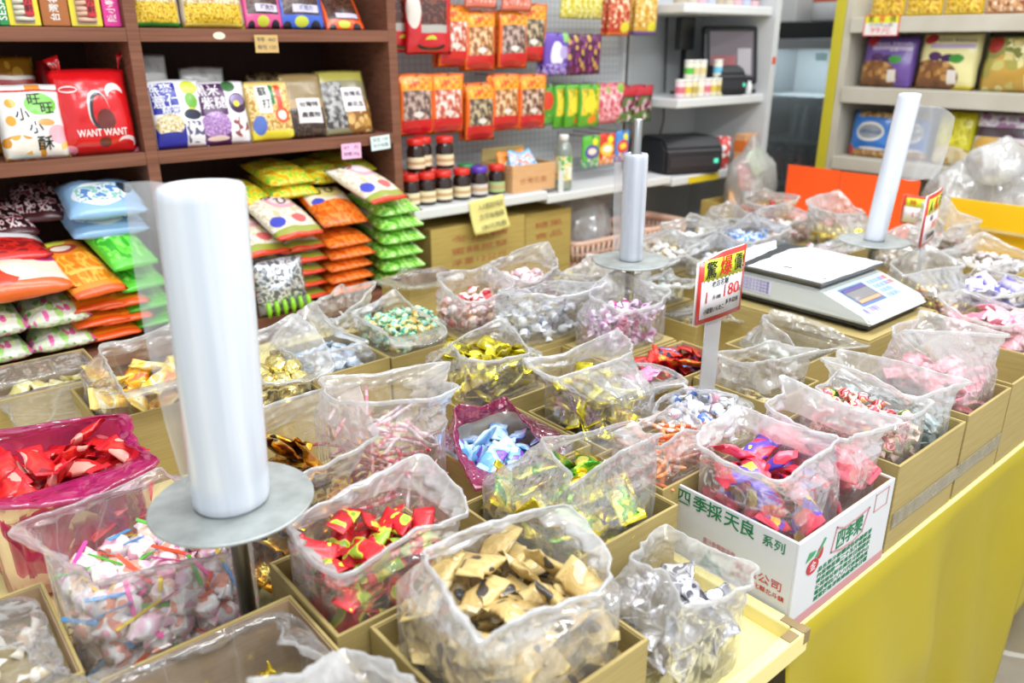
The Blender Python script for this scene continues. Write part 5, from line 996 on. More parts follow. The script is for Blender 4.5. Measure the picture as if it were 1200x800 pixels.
pr=pouch_mesh(.13,.16,.03,prints('hangredyel','#c8402c',[('rn',['#a82c20','#e0784c','#c8402c','#f0d8b0'],(0,.2,1,1),7),('e','#e8d840',(.5,.08,.95,.34)),('r','#e8803c',(0,0,1,.08))]),.05,59,0); hang(pr,2.53,1.577,2.34,'red-brown pack with a yellow dot at the top edge',.16,n=2)
pg=pouch_mesh(.14,.16,.03,prints('hanggold','#d8a83c',[('rn',['#c88c28','#ecc868','#d8a83c','#f4e4b0'],(0,.2,1,1),6),('e','#e8e03c',(.55,.06,.95,.34)),('r','#7a5ca0',(0,0,1,.10))]),.05,60,0); hang(pg,2.69,1.58,2.34,'golden pack with a yellow dot at the top edge',.16,n=2)
gl=pouch_mesh(.12,.165,.03,prints('hanglime','#58a82c',[('rn',['#e8c828','#f0d848','#d8a020','#58a82c'],(.1,.3,.9,.9),5),('e','#e8d838',(.15,.35,.75,.75)),('e','#f08c28',(.4,.08,.8,.3))]),.05,61,0)
for k,x in enumerate((2.25,2.29,2.345)): hang(gl,x,1.236,2.35-.02*k,'%s green and yellow pack in the middle hanging row'%ordw[k],.165,hook=k==2)
gt=pouch_mesh(.10,.15,.03,prints('hanggreen','#4a9a34',[('e','#d8442c',(.2,.4,.8,.85)),('rn',['#3a8a28','#6cb84c','#4a9a34'],(0,0,1,.3),6)]),.05,62,0); hang(gt,2.16,1.25,2.36,'green pack with a red patch at the end of the orange row',.15)
pk=pouch_mesh(.13,.16,.03,prints('hangpink','#dc6c78',[('rn',['#c8485a','#f0a8b0','#dc6c78','#f4d4d4'],(.05,.1,.95,.9),7),('e','#8cb84c',(.6,.75,.95,.98))]),.05,63,0); hang(pk,2.455,1.238,2.345,'pink pack in the middle hanging row',.16,n=2); hang(pk,2.52,1.24,2.345,'second pink pack in the middle hanging row',.16)
rd=pouch_mesh(.13,.15,.03,prints('hangberry','#3c1c24',[('r','#b82434',(0,.74,1,1)),('rv',['#c8a8b0','#8a2c50','#e0d0d4','#3c1c24','#5a7a3c'],(0,0,1,.7),6)]),.05,64,0); hang(rd,2.60,1.235,2.345,'dark berry pack with a red top',.15,n=2); hang(rd,2.70,1.235,2.345,'second dark berry pack with a red top',.15,n=2)
for k,(x,base,a,b) in enumerate(((2.385,'#5cb83c','#5a4ca0','#e8dcc8'),(2.475,'#d83a2c','#f0c83c','#f8ece0'),(2.57,'#4a8ad0','#d8403c','#f0d84c'))):
    mm=pouch_mesh(.095 if k<2 else .08,.13,.022,prints('sour%d'%k,base,[('e',a,(.1,.30,.9,.72)),('e',b,(.25,.42,.75,.62)),('rn',[base,a,base,b],(.0,.0,1,.3),6),('e','#e8e03c',(.5,.7,.85,.92))]),.05,66+k,0)
    hang(mm,x,1.07+.004*k,2.33,'small %s bag in the lowest hanging row'%('green and purple','red and yellow','blue and red')[k],.13,rz=-.1)
# --- jars on the white shelf
def jar(x,y,z,cap,lab,label):
    t=thing('sauce_jar',(x,y,z),label,'jar','jars on the white display shelf')
    bm=bm_new(); lathe(bm,[(.027,0),(.031,.004),(.031,.070),(.025,.082),(.024,.088)],28,(x,y,z)); fin('jar_body',bm,M('#2a1812',.12,coat=.6),t)
    bm=bm_new(); lathe(bm,[(.0316,.012),(.0316,.048)],28,(x,y,z),cap=False); lb=fin('paper_label',bm,M(lab,.5),t)
    bm=bm_new(); lathe(bm,[(.0319,.024),(.0319,.034)],28,(x,y,z),cap=False); fin('label_stripe',bm,M('#c8a070',.5),lb)
    bm=bm_new(); lathe(bm,[(.028,.086),(.029,.088),(.029,.104),(.026,.107)],28,(x,y,z)); fin('lid',bm,M(cap,.35,coat=.3),t)
for i,(x,cap,lab,l) in enumerate(((1.462,'#d8281c','#e8dcb8','first red-lidded jar from the left in the front row'),(1.528,'#d8281c','#e8dcb8','second red-lidded jar from the left in the front row'),(1.597,'#d8281c','#e8dcb8','third red-lidded jar from the left in the front row'),(1.675,'#d8281c','#e8dcb8','red-lidded jar left of the purple-lidded one'),(1.752,'#5a34b4','#d8d0c8','jar with a purple lid'),(1.832,'#d8281c','#a8c080','red-lidded jar with a green label beside the kraft tray'))): jar(x,2.255,1.0365,cap,lab,l)
for x,y,l,cap in ((1.50,2.33,'red-lidded jar in the back row behind the second one','#d8281c'),(1.60,2.33,'red-lidded jar in the back row behind the third one','#d8281c'),(1.755,2.335,'green-lidded jar behind the purple one','#2c8a4c')): jar(x,y,1.0365,cap,'#e0d4b0',l)
for x,l in ((1.515,'upper red-lidded jar at the left, stacked on the others'),(1.565,'upper red-lidded jar in the middle, stacked on the others'),(1.635,'upper red-lidded jar at the right, stacked on the others')): jar(x,2.295+(.03 if x==1.565 else 0),1.1445,'#d8281c','#e8dcb8',l)
o=carton('kraft_tray',1.875,2.085,2.215,2.40,1.0365,1.135,1.06,'open kraft tray of snack packets on the white shelf',kraft_mat('peach_board','#cc9a68','#dcae7e'),kraft)
bm=bm_new(); box(bm,1.877,2.083,2.396,2.40,1.13,1.18); fin('raised_flap',bm,kraft,o); text('printed_lettering','台灣名產',.025,M('#b87c54',.6),frame((1.975,2.2145,1.075),(1,0,0),(0,0,1)),o,.0002,'CENTER',.13)
mo=pouch_mesh(.10,.11,.03,prints('trayorange','#ee8a1c',[('e','#e8e0c8',(.2,.3,.8,.7))]),.06,70,0); mb=pouch_mesh(.10,.12,.03,prints('trayblue','#8cc0e0',[('rn',['#5c98cc','#e8f0f4','#8cc0e0','#e87c4c'],(.05,.1,.95,.9),7)]),.06,71,0)
for i,(me,x,y,rx,ry,l) in enumerate(((mo,1.94,2.31,-.3,.1,'orange packet at the left in the kraft tray'),(mo,2.01,2.32,-.3,-.15,'orange packet at the right in the kraft tray'),(mb,1.955,2.265,-.45,.25,'pale blue packet leaning in the kraft tray'),(mb,2.02,2.255,-.5,-.3,'pale blue packet leaning out of the kraft tray'))): pouch('snack_packet',me,(x,y,1.065),(rx,ry,0),l,'snack packet')
t=thing('plastic_bottle',(2.15,2.24,1.0185),'clear bottle with a green label and white cap beside the kraft tray','bottle')
bm=bm_new(); lathe(bm,[(.03,0),(.034,.006),(.034,.15),(.024,.175),(.016,.185)],28,(2.15,2.24,1.0185)); fin('bottle_body',bm,film('pet','#eaf4ea',.35,'#dfe8e0',.3,.3,8),t)
bm=bm_new(); lathe(bm,[(.0345,.04),(.0345,.13)],28,(2.15,2.24,1.0185),cap=False); fin('bottle_label',bm,patterned('bottlelabel',['#6aa83c','#d8e8c8','#e8c83c','#eef2e8'],scale=30),t)
bm=bm_new(); lathe(bm,[(.018,.183),(.018,.205),(.016,.208)],24,(2.15,2.24,1.0185)); fin('bottle_cap',bm,M('#e8e8e4',.4),t)
t=thing('white_divider',(2.085,2.21,1.037),'small white upright divider at the end of the jar shelf','divider'); bm=bm_new(); box(bm,2.09,2.115,2.20,2.203,1.0185,1.10,.001); box(bm,2.09,2.115,2.203,2.26,1.0185,1.0205,.0005); fin('divider_plate',bm,white,t)
t=thing('yellow_notice',(1.74,2.18,1.0),'handwritten pale yellow notice hanging from the white shelf edge','notice')
def nf(u,v): return (1.655+.155*u+.012*(v-.5),2.1835-.012*math.sin(u*2.5)*v-.02*v*v,1.045-.115*v+.012*(u-.5))
bm=bm_new(); sheet(bm,nf,14,10); o=fin('paper',bm,M('#e4d884',.6),t); o.modifiers.new('thickness','SOLIDIFY').thickness=.0005
for i,s in enumerate(('人人都說好味道','古早味梅精','180元特價')): text('lettering',s,.022,M('#3c3a30',.6),frame((1.735,2.1665-.012*(i/2)**2*.9-.003*i,1.02-.034*i),(1,.0,.06),(0,.18,1)),o,.0002,'CENTER',.11)
# --- kraft cartons stacked on the floor
def stackbox(name,x0,x1,y0,y1,z0,z1,label,txt,mat=kraft):
    t=thing(name,((x0+x1)/2,(y0+y1)/2,z0),label,'box')
    bm=bm_new(); box(bm,x0,x1,y0,y1,z0+.0005,z1-.0035,.002); fin('carton_body',bm,mat,t)
    bm=bm_new(); box(bm,x0+.001,x1-.001,y0+.001,(y0+y1)/2-.001,z1-.0035,z1-.0005,.0008); fin('top_flap',bm,mat,t); bm=bm_new(); box(bm,x0+.001,x1-.001,(y0+y1)/2+.001,y1-.001,z1-.0035,z1-.0005,.0008); fin('top_flap',bm,mat,t)
    if txt:
        w=x1-x0
        for i,s in enumerate(txt): text('printed_lettering',s,.026,M('#b0623c',.6),frame(((x0+x1)/2,y0-.0006,z1-.05-.042*i),(1,0,0),(0,0,1)),t,.0002,'CENTER',w*.6)
    return t
lb=['bottom','second','third','fourth','top']
kb=kraft_mat('carton_tan','#b39a50','#c4aa5e')
for i,(z0,z1) in enumerate(((0,.22),(.22,.44),(.44,.62),(.62,.79),(.79,.955))): stackbox('stacked_carton',1.51,1.935,2.215,2.50,z0,z1,'%s tan carton of the left floor stack under the jar shelf'%lb[i],('冬瓜糖','蜜餞批發','淨重12公斤') if i>2 else None,kb)
for i,(z0,z1) in enumerate(((0,.24),(.24,.48),(.48,.715),(.715,.945))): stackbox('stacked_carton',1.955,2.195,2.235,2.50,z0,z1,'%s tan carton of the right floor stack under the jar shelf'%lb[i if i<3 else 4],('糖果','食品') if i>2 else None,kb)
# --- pink baskets
def basket(x0,x1,y0,y1,z0,z1,label):
    t=thing('plastic_basket',((x0+x1)/2,(y0+y1)/2,z0),label,'basket'); pm=M('#e8c0a8',.4); f=.88; cx,cy_=(x0+x1)/2,(y0+y1)/2
    def loop(k,o=0): return smooth_loop([Vector(c) for q in range(4) for c in [(lambda a,b,u:(cx+((a[0]-cx)*(1-u)+(b[0]-cx)*u)*k,cy_+((a[1]-cy_)*(1-u)+(b[1]-cy_)*u)*k,0))(*[((x0-o,y0-o),(x1+o,y0-o),(x1+o,y1+o),(x0-o,y1+o))[(q+e)%4] for e in(0,1)],i/10) for i in range(10)]],3)
    def band(name,za,zb,ka,kb,th):
        bm=bm_new(); A=loop(ka);B=loop(kb); n=len(A); C=loop(ka-th);D=loop(kb-th)
        R_=[[bm.verts.new((p.x,p.y,z)) for p in P] for P,z in((A,za),(B,zb),(D,zb),(C,za))]
        for a,b in zip(R_,R_[1:]+R_[:1]):
            for i in range(n): f_=bm.faces.new((a[i],a[(i+1)%n],b[(i+1)%n],b[i])); f_.smooth=True
        return fin(name,bm,pm,t)
    h=z1-z0
    band('lower_wall',z0,z0+h*.35,f,f+.035,.02); band('rim',z1-.03,z1,.98,1.03,.06); band('middle_band',z0+h*.55,z0+h*.62,f+.06,f+.07,.02)
    bm=bm_new(); A=loop(f+.03);B=loop(.985)
    for i in range(0,40,1): tube(bm,[(A[i].x,A[i].y,z0+h*.33),(B[i].x,B[i].y,z1-.02)],.006,5)
    fin('rib_lattice',bm,pm,t); bm=bm_new(); box(bm,cx-(x1-x0)*.40,cx+(x1-x0)*.40,cy_-(y1-y0)*.40,cy_+(y1-y0)*.40,z0,z0+.006,.002); fin('basket_floor',bm,pm,t)
basket(2.215,2.535,2.22,2.48,.66,.80,'pale pink plastic basket with a clear bag in it, beside the kraft cartons'); basket(2.56,2.86,2.16,2.42,.66,.82,'second pale pink plastic basket farther right')
stackbox('stacked_carton',2.215,2.88,2.17,2.48,0,.655,'large tan carton carrying the pink baskets',None,kb)
def blob_bag(c,rx,ry,rz,mat,label,seed,neck=True):
    bm=bm_new(); bmesh.ops.create_icosphere(bm,subdivisions=4,radius=1); so=Vector((seed*3.1,seed,0))
    for v in bm.verts:
        p=v.co.copy(); k=1+.18*noise.noise(p*1.3+so)+.10*(.3-abs(noise.noise(p*3+so)))*2
        q=Vector((p.x*rx,p.y*ry,p.z*rz))*k
        if neck and p.z>.6: s=1-(p.z-.6)/.4*.55; q.x*=s;q.y*=s;q.z*=1+.35*(p.z-.6)
        if p.z<-.55: q.z=-rz*.55*k+ (p.z+.55)*.02
        v.co=q+Vector(c)
    for f in bm.faces: f.smooth=True
    return tag(fin('tied_plastic_bag',bm,mat),label,'bag')
blob_bag((2.36,2.34,.80),.13,.11,.16,clear_b,'loose clear bag bulging out of the pink basket',3)
# ================================================================ counter shelves with till
pu=thing('counter_shelf_unit',(3.15,2.5,0),'pale grey shelf unit carrying the till screen and printers','shelf'); pg_=M('#c9cccd',.5)
part('back_panel',pu,pg_,(2.79,3.42,2.60,2.615,0,2.05)); part('end_panel',pu,M('#d0d2d3',.5),(3.42,3.46,2.20,2.615,0,2.05))
for z,x1 in ((1.665,3.42),(1.29,3.42),(.962,3.36)): part('shelf_board',pu,white,(2.79,x1,2.22,2.60,z,z+.038),bev=.006)
part('yellow_strip',pu,M('#e0c828',.4),(2.90,3.12,2.2175,2.2195,.964,.992),bev=.0004)
def cup(x,y,z,r,h,c1,c2,label,group): 
    t=thing('small_tub',(x,y,z),label,'tub',group); bm=bm_new(); lathe(bm,[(r*.9,0),(r,.003),(r,h-.008),(r*.94,h-.006)],20,(x,y,z)); fin('tub_body',bm,M(c1,.4),t); bm=bm_new(); lathe(bm,[(r*1.01,h*.25),(r*1.01,h*.6)],20,(x,y,z),cap=False); fin('tub_label',bm,M(c2,.4),t); bm=bm_new(); lathe(bm,[(r*1.03,h-.010),(r*1.03,h),(r*.9,h+.001)],20,(x,y,z)); fin('tub_lid',bm,M('#e8e6e0',.35),t)
ln10=['first','second','third','fourth','fifth','sixth','seventh','eighth','ninth']
for k in range(8): cup(2.86+.045*k*1.0,2.27+.0*k,1.329,.021,.075,('#e8d0d4','#e4dcc0','#dcd0a8','#e8e4d4')[k%4],('#d86c7c','#d8c04c','#b8a048','#e0d8b0')[k%4],'%s pastel tub from the left in the lower row beside the till'%ln10[k],'pastel tubs')
for k,(x,c) in enumerate(((2.925,'#58b83c'),(2.97,'#d8c890'),(3.015,'#d8c890'),(3.13,'#6cc0e0'))): cup(x,2.28,1.406,.02,.075,'#e4e0d0',c,('green','first tan','second tan','sky blue')[k]+'-labelled tub in the upper row beside the till','pastel tubs')
for k in range(9): cup(2.86+.064*k,2.30,1.704,.03,.10,('#c8b8a0','#d8ccb8','#e8c0c8','#c8d0e0')[k%4 if k<6 else 2+k%2],('#8a7458','#a89070','#d890a8','#a0a8d0')[k%4],'%s tub from the left on the topmost counter shelf'%ln10[k],'tubs on the topmost counter shelf')
blk=M('#1b1c1f',.35); 
t=thing('till_monitor',(3.35,2.34,1.329),'black till touch screen on its stand','monitor')
fm=Matrix.Translation((3.275,2.30,1.329))@Matrix.Rotation(-.42,4,'Z')@Matrix.Rotation(-.16,4,'X')
def mbox(name,par,mat,a,bev=.004,mx=None):
    bm=bm_new(); box(bm,*a,bev,0,mx or fm); return fin(name,bm,mat,par)
mo_=mbox('monitor_case',t,blk,(-.14,.14,0,.035,.045,.30),.012); mbox('screen',mo_,M('#6a5f66',.12,coat=.8),(-.112,.112,-.002,.001,.075,.275),.001); mbox('screen_image',mo_,M('#9a5a5c',.3),(-.105,.02,-.003,-.0015,.085,.17),.0004); mbox('screen_image',mo_,M('#a8a4a8',.3),(.03,.10,-.003,-.0015,.085,.20),.0004)
mbox('stand_neck',t,blk,(-.05,.05,.03,.07,.0,.16),.008); mbox('stand_foot',t,blk,(-.12,.12,-.02,.14,.0,.02),.006)
t=thing('customer_display_pole',(3.14,2.42,1.329),'thin black customer display post left of the till screen','display'); bm=bm_new(); lathe(bm,[(.05,0),(.05,.01),(.012,.014),(.012,.20)],20,(3.12,2.47,1.329)); fin('post',bm,blk,t); bm=bm_new(); box(bm,3.07,3.17,2.45,2.49,1.52,1.66,.006); fin('display_head',bm,M('#2a2b2f',.3),t)
def printer(c,w,dp,h,rz,label,led='#4cc8a0'):
    t=thing('receipt_printer',c,label,'printer'); fm_=Matrix.Translation(c)@Matrix.Rotation(rz,4,'Z')
    prof=[(-dp/2,0),(dp/2,0),(dp/2,h),(-dp*.30,h),(-dp/2,h*.72)]
    m=fm_@Matrix(((0,0,1,-w/2),(1,0,0,0),(0,1,0,0),(0,0,0,1))); bm=bm_new(); prism(bm,prof,w,m,0,.012); fin('printer_case',bm,M('#202126',.4),t)
    mbox('paper_slot',t,M('#0c0c0e',.5),(-w*.36,w*.36,-dp*.22,-dp*.17,h-.001,h+.0015),.0005,fm_); mbox('front_lip',t,M('#2c2d33',.35),(-w*.42,w*.42,-dp/2-.004,-dp/2+.002,h*.2,h*.5),.002,fm_); mbox('power_light',t,M(led,.3,emit=1.0),(w*.33,w*.40,-dp/2-.006,-dp/2-.003,h*.30,h*.42),.0005,fm_)
printer((3.21,2.31,1.329),.15,.17,.125,-.3,'small black receipt printer in front of the till screen'); printer((2.985,2.34,1.001),.30,.24,.155,-.35,'large black label printer on the lowest counter shelf')
t=thing('white_bottle',(3.42,2.24,1.329),'small white dispenser standing before the till screen','bottle'); bm=bm_new(); lathe(bm,[(.012,0),(.014,.003),(.014,.04),(.008,.05),(.008,.058)],18,(3.315,2.235,1.329)); fin('bottle_body',bm,M('#e8e8ea',.3),t)
for k,(x,y) in enumerate(((2.92,2.58),(3.12,2.58))):
    bm=bm_new(); tube(bm,[(x,y,1.66 if k else 1.29),(x+.01,y-.01,1.2),(x-.02,y-.005,1.08),(x,y-.02,1.002)],.004,8); tag(fin('power_cable',bm,blk),('black cable hanging behind the large label printer','black cable running down right of the large label printer')[k],'cable')
# things beside and below the lowest counter shelf
stackbox('stacked_carton',2.95,3.45,1.99,2.195,0,.76,'tall tan carton carrying the low kraft tray by the counter',None,kb)
o=carton('kraft_tray',2.98,3.36,2.0,2.20,.761,.885,.80,'low kraft tray stuffed with a plastic bag below the label printer',kb,kb)
blob_bag((3.20,2.10,.93),.15,.085,.19,clear,'clear bag with coloured bits bulging from the low kraft tray',7)
for k,(x,z,c,rz,l) in enumerate(((3.05,.83,'#c8945c',.5,'brown paper packet in the low kraft tray'),(3.12,.93,'#c8343c',.3,'red packet in the bulging bag'),(3.22,.90,'#d8d4cc',.2,'white packet in the bulging bag'),(3.24,.99,'#a8c890',-.3,'pale green packet high in the bulging bag'))):
    mm=pouch_mesh(.11,.12,.03,prints('traybit%d'%k,c,[('rn',[c,'#e8e4dc',c],(.1,.1,.9,.9),5)]),.06,80+k,0); pouch('snack_packet',mm,(x,2.07,z),(-.35,rz,0),l,'snack packet')
t=thing('checked_canister',(3.22,2.28,1.001),'red and white checked canister behind the bulging bag','canister'); bm=bm_new(); lathe(bm,[(.035,0),(.035,.14),(.03,.142)],24,(3.22,2.28,1.001)); m=patterned('checked',['#d8443c','#f0ece8'],scale=40,kind='voronoi'); fin('canister_body',bm,m,t)
t=thing('orange_box',(3.35,2.245,1.001),'orange and cream box behind the bulging bag','box'); bm=bm_new(); box(bm,3.30,3.40,2.215,2.275,1.0008,1.15,.004); fin('box_body',bm,M('#e0a878',.5),t); bm=bm_new(); box(bm,3.299,3.401,2.214,2.276,1.07,1.12); fin('orange_band',bm,M('#e0762c',.5),t)
t=thing('wall_sticker',(3.44,2.19,1.5),'small orange sticker on the grey end panel','sticker'); bm=bm_new(); box(bm,3.427,3.453,2.1975,2.1995,1.46,1.49,.0005); fin('sticker_face',bm,M('#e0502c',.4),t)
# ================================================================ glass-door fridge
fr=thing('glass_door_fridge',(4.55,2.62,0),'upright glass-door fridge with a black top panel behind the counter','fridge'); sil=M('#9a9da0',.35,.7)
part('back_wall',fr,M('#c4c8ca',.5),(4.80,4.83,2.36,2.93,0,1.60)); part('side_wall',fr,sil,(4.32,4.80,2.36,2.385,0,1.60)); part('side_wall',fr,sil,(4.32,4.80,2.905,2.93,0,1.60)); _l=bpy.data.lights.new('fridge_fill_light','AREA'); _l.shape='RECTANGLE'; _l.size=.3; _l.size_y=.4; _l.energy=5; _l.color=(.9,.97,1); _o=bpy.data.objects.new('fridge_fill_light',_l); COL.objects.link(_o); _o.location=(4.5,2.64,1.55)  # unseen area lamp added to brighten the fridge interior
part('floor_panel',fr,sil,(4.32,4.80,2.385,2.905,0,.12))
part('black_header',fr,M('#17181a',.4),(4.29,4.83,2.36,2.93,1.575,1.66),bev=.006)
for z in (.45,.75,1.0,1.25): part('fridge_shelf',fr,M('#b4b8ba',.4),(4.36,4.78,2.40,2.89,z,z+.012))
dr=part('door',fr,sil,(4.285,4.315,2.36,2.40,.13,1.57),(4.285,4.315,2.885,2.93,.13,1.57),(4.285,4.315,2.40,2.885,.13,.18),(4.285,4.315,2.40,2.885,1.52,1.57))
part('door_glass',dr,film('fridge_glass','#e8eef0',.10,'#c8d0d4',.3,0,3),(4.296,4.302,2.40,2.885,.18,1.52),bev=0)
bm=bm_new(); tube(bm,[(4.285,2.86,1.22),(4.255,2.86,1.21),(4.255,2.86,1.05),(4.285,2.86,1.04)],.008,10); fin('door_handle',bm,steel,dr)
part('door_label',dr,M('#b8dce0',.4),(4.282,4.2845,2.41,2.48,1.46,1.50),bev=.0004)
for k in range(6):
    for j,z in enumerate((.762,1.012)):
        if j and k>3: continue
        x,y=4.46+.02*(k%2),2.45+.075*k; t=thing('drink_bottle',(x,y,z),'%s bottle from the window side on the %s fridge shelf'%(ln10[k],('lower','upper')[j]),'bottle','bottles inside the fridge'); bm=bm_new(); lathe(bm,[(.028,0),(.03,.004),(.03,.12),(.012,.16),(.012,.18)],16,(x,y,z+.0005)); fin('bottle_body',bm,M(('#b8342c','#8a5c3c','#c8443c','#7a4c34')[k%4] if j==0 else ('#c8ccc8','#a8acb0')[k%2],.25),t); bm=bm_new(); lathe(bm,[(.014,.178),(.014,.195)],16,(x,y,z)); fin('bottle_cap',bm,M('#e0e0dc',.4),t)
t=thing('white_jug',(4.45,2.50,1.661),'white jug with an orange mark on top of the fridge','jug'); bm=bm_new(); lathe(bm,[(.09,0),(.10,.01),(.10,.12),(.05,.19),(.03,.20),(.03,.23)],28,(4.45,2.52,1.661)); fin('jug_body',bm,M('#dfe0e0',.4),t); bm=bm_new(); lathe(bm,[(.101,.10),(.101,.12)],28,(4.45,2.52,1.661),cap=False); fin('orange_mark',bm,M('#e0602c',.4),t)
t=thing('white_carton',(4.45,2.78,1.661),'white box at the far left on top of the fridge','box'); bm=bm_new(); box(bm,4.36,4.56,2.68,2.90,1.661,1.86,.006); fin('box_body',bm,M('#d8d8d6',.5),t); bm=bm_new(); box(bm,4.359,4.561,2.679,2.901,1.80,1.82,.001); fin('box_lid_line',bm,M('#b8b8b4',.5),t)
o=tag(struct('trim_1',4.02,4.06,2.08,2.25,0,2.4,M('#55575a',.5)) or o,kind='structure')
# ================================================================ cream shelf on the right
rs=thing('cream_shelf_rack',(3.85,.9,0),'cream shelf rack of biscuit bags on the right wall','shelf'); cr=kraft_mat('cream_laminate','#b7b1a1','#c6c1b2',stretch=(60,2,2)); crd=M('#b8b4a6',.6)
part('back_panel',rs,crd,(4.08,4.10,-.35,1.96,0,2.0)); part('end_panel',rs,cr,(3.60,4.10,1.93,1.965,0,2.0)); part('yellow_edge_strip',rs,M('#c4b82c',.45),(3.592,3.70,1.966,2.012,0,2.0))
for z0,z1 in ((1.592,1.655),(1.297,1.365),(1.0,1.058),(.62,.68)): part('shelf_board',rs,cr,(3.60,4.08,-.35,1.928,z1-.025,z1)); part('front_lip',rs,cr,(3.585,3.60,-.35,1.93,z0,z1),bev=.003)
ZA,ZB,ZC=1.656,1.366,1.059
def rsnack(y0,y1,z,h,t_,mat,label,sd,x=3.67,lean=-.10,name='biscuit_bag',seal=.05):
    w=y1-y0; me=pouch_mesh(w,h,t_,mat,seal,sd,.4); o=pouch(name,me,(x,(y0+y1)/2,z),(lean,0,-PI/2),label,'biscuit bag'); return o,(w,h,t_,seal,sd,.4)
yb=lambda n:prints('ybag'+n,'#e8c41c',[('rn',['#c8901c','#f0dc6c','#e8c41c','#b87c24'],(.05,.05,.95,.5),8),('e','#f4ecc8',(.2,.45,.8,.8)),('e','#d8401c',(.55,.55,.85,.8))],coat=.6)
for k,(a,b) in enumerate(((1.74,1.89),(1.58,1.735),(1.42,1.575),(1.26,1.415),(1.10,1.255))): rsnack(a,b,ZA,.20,.07,yb(str(k)) if k<3 else prints('ybagx%d'%k,'#c88c5c',[('rn',['#8a4c2c','#e0b080','#c88c5c','#f0e0c8'],(.05,.05,.95,.9),8)]),'%s yellow and golden bag from the left on the top right shelf'%ordw[k],90+k)
def raisin(n,base,edge): return prints('raisin'+n,base,[('r',edge,(0,.0,1,.07)),('ev',['#8a5c30','#a87840','#6a4424','#c09458','#7a5030'],(-.2,-.1,.75,.52),9),('e','#4a2458',(.18,.50,.42,.66)),('e','#3c1c50',(.40,.48,.66,.62)),('e','#3c8a34',(.55,.46,.80,.62)),('r','#b8a8c8',(.18,.72,.92,.80)),('e','#b82c34',(.04,.80,.28,.98)),('r','#e4dcd4',(.56,.10,.72,.34))])
o,d=rsnack(1.655,1.895,ZB,.215,.07,raisin('p','#6a4c98','#7c5cb0'),'purple biscuit bag on the middle right shelf',96); ink(o,'raisin biscuit',.56,.84,.020,'#e0d8ec',d,.16); ink(o,'葡萄',.60,.72,.020,'#d8d0e4',d)
o,d=rsnack(1.40,1.645,ZB,.225,.07,raisin('y','#e4dc9c','#e0cc2c'),'pale yellow biscuit bag with a yellow hem on the middle right shelf',97); ink(o,'raisin biscuit',.58,.86,.020,'#6a5a90',d,.16); bm=bm_new()
o,d=rsnack(1.11,1.385,ZB,.235,.09,prints('crackgy','#8c9048',[('ev',['#c8c070','#a8a04c','#e0d894','#8c8844','#c8a04c'],(-.2,-.2,1.2,.62),5),('e','#a8342c',(.02,.62,.26,.90)),('rn',['#d8cc84','#b09c4c','#e8e0b0','#787c34'],(.3,.5,1,.85),7),('r','#20241c',(0,.88,1,1))]),'big green and tan biscuit bag at the right edge of the middle shelf',98)
blu=prints('bluebag','#2c74c4',[('e','#d8d8d0',(.18,.34,.84,.76)),('e','#8a9098',(.22,.40,.80,.70)),('rn',['#c89858','#a87438','#e0bc84'],(.0,-.05,1,.16),8),('rn',['#b8905c','#d8bc8c','#8a6438'],(.15,.86,.95,.99),8),('e','#b8302c',(-.1,.02,.16,.26)),('e','#e4e8ec',(.30,.16,.9,.22))],coat=.6)
o,d=rsnack(1.70,1.90,ZC,.205,.08,blu,'bright blue biscuit bag on the lower right shelf, nearest the yellow strip',99); ink(o,'soft biscuit',.51,.55,.026,'#30507c',d,.10)
o,d=rsnack(1.56,1.69,ZC,.205,.08,blu,'second bright blue biscuit bag, beside the far white roll',100,x=3.72); ink(o,'soft biscuit',.51,.55,.02,'#30507c',d,.07)
rsnack(1.36,1.52,ZC,.225,.07,prints('yellowgreen','#ccc41c',[('ev',['#c8a048','#d8c490','#a87c34','#e4d8b0'],(-.1,-.1,1.1,.36),5),('rn',['#b8b010','#e4dc40','#ccc41c'],(.1,.4,.9,.95),6)]),'yellow-green biscuit bag behind the blown film',101)
o,d=rsnack(1.10,1.37,ZC,.225,.09,prints('chipsbag','#dcd4dc',[('e','#d8ac50',(.06,.22,.46,.62)),('e','#e4c47c',(.10,.08,.40,.40)),('e','#cfa044',(.40,.14,.84,.54)),('e','#b08434',(.62,.22,.70,.30)),('r','#46343c',(0,.58,1,.76)),('rn',['#c8b8c8','#f0ecf0','#dcd4dc','#a878a0'],(0,.76,1,1),6)],coat=.7),'silvery bag with two golden crackers and a dark band at the right edge',102)
rsnack(.85,1.09,ZC,.22,.08,prints('plumbag','#7a3c64',[('rn',['#5a2848','#a86c90','#7a3c64'],(0,0,1,1),6)]),'plum biscuit bag cut by the right edge',103)
t=thing('price_tag',(3.58,1.78,1.62),'yellow and white price card with red figures on the top right shelf edge','price tag')
fxr=frame((3.5847,1.865,1.578),(0,-1,0),(0,0,1))
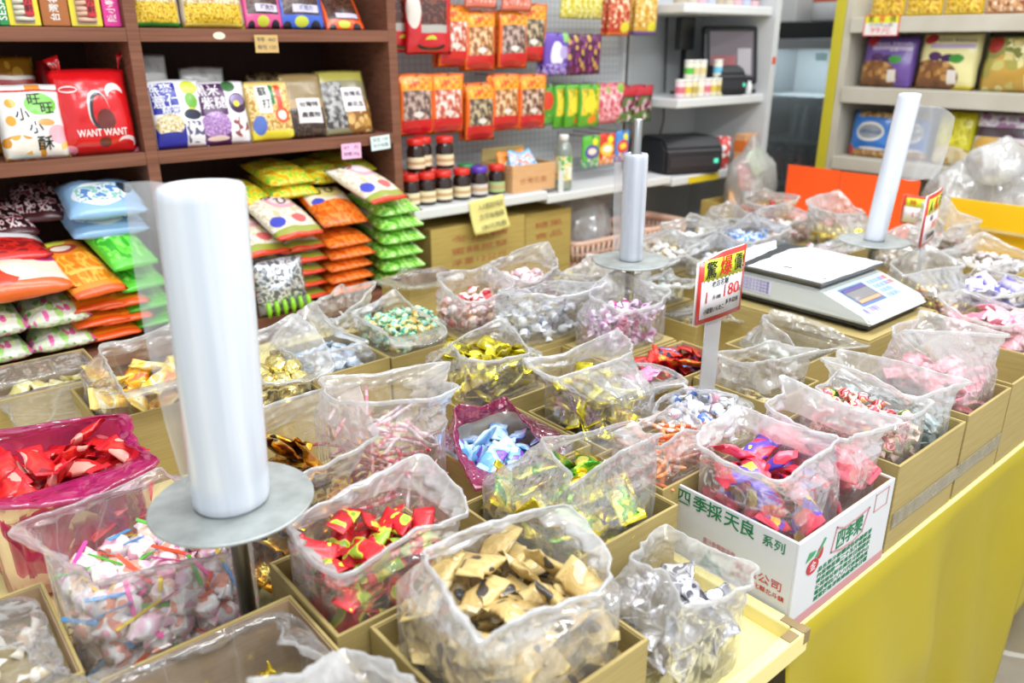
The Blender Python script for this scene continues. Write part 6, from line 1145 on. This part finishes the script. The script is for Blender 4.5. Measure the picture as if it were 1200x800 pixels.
bm=bm_new(); box(bm,0,.155,0,.085,0,.002,.0005,0,fxr); c_=fin('card_face',bm,M('#d8342c',.4),t); bm=bm_new(); box(bm,.005,.150,.004,.052,.002,.0024,0,0,fxr); fin('white_field',bm,M('#e8e4e2',.4),c_); bm=bm_new(); box(bm,.005,.150,.052,.081,.002,.0024,0,0,fxr); fin('yellow_band',bm,M('#e0dc3c',.4),c_)
for s,u,cc in (('驚',.03,'#1a1a1a'),('爆',.077,'#d8281c'),('價',.125,'#1a1a1a')): text('lettering',s,.028,M(cc,.5),fxr@Matrix.Translation((u,.066,.0026)),c_,.0002)
text('lettering','日式夾心餅',.014,M('#2a2a2a',.5),fxr@Matrix.Translation((.077,.044,.0026)),c_,.0002,'CENTER',.10); text('lettering','99元',.034,M('#d8504c',.5),fxr@Matrix.Translation((.077,.022,.0026)),c_,.0002,'CENTER',.09)
# --- tied bags heaped on boxes before the cream rack
stackbox('stacked_carton',3.17,3.52,.55,1.36,0,.93,'tall kraft carton carrying the heap of clear bags at the right edge',None,kb)
for k,(c,rx,ry,rz) in enumerate((((3.30,1.24,1.0),.12,.11,.12),((3.33,1.03,1.01),.12,.12,.13),((3.30,.80,1.01),.12,.12,.13),((3.32,1.12,1.12),.11,.12,.09))):
    blob_bag(c,rx,ry,rz,clear,'%s clear tied bag of white packets heaped before the cream rack'%('far left','middle','right-edge','upper')[k],20+k)
    rng=random.Random(k); mm=pouch_mesh(.08,.09,.03,prints('whitepk%d'%k,'#e4e4e2',[('rn',['#c8c8c4','#ececea','#d8c8b8'],(.1,.1,.9,.9),6)]),.06,110+k,0)
    for i in range(4): pouch('snack_packet',mm,(c[0]+rng.uniform(-.05,.05),c[1]+rng.uniform(-.05,.05),c[2]-.07+.02*i),(rng.uniform(-1.2,-.3),rng.uniform(-.5,.5),rng.uniform(-2,0)),'white packet inside the %s tied bag before the cream rack'%('far left','middle','right-edge','upper')[k],'snack packet','white packets in the %s tied bag'%('far left','middle','right-edge','upper')[k])
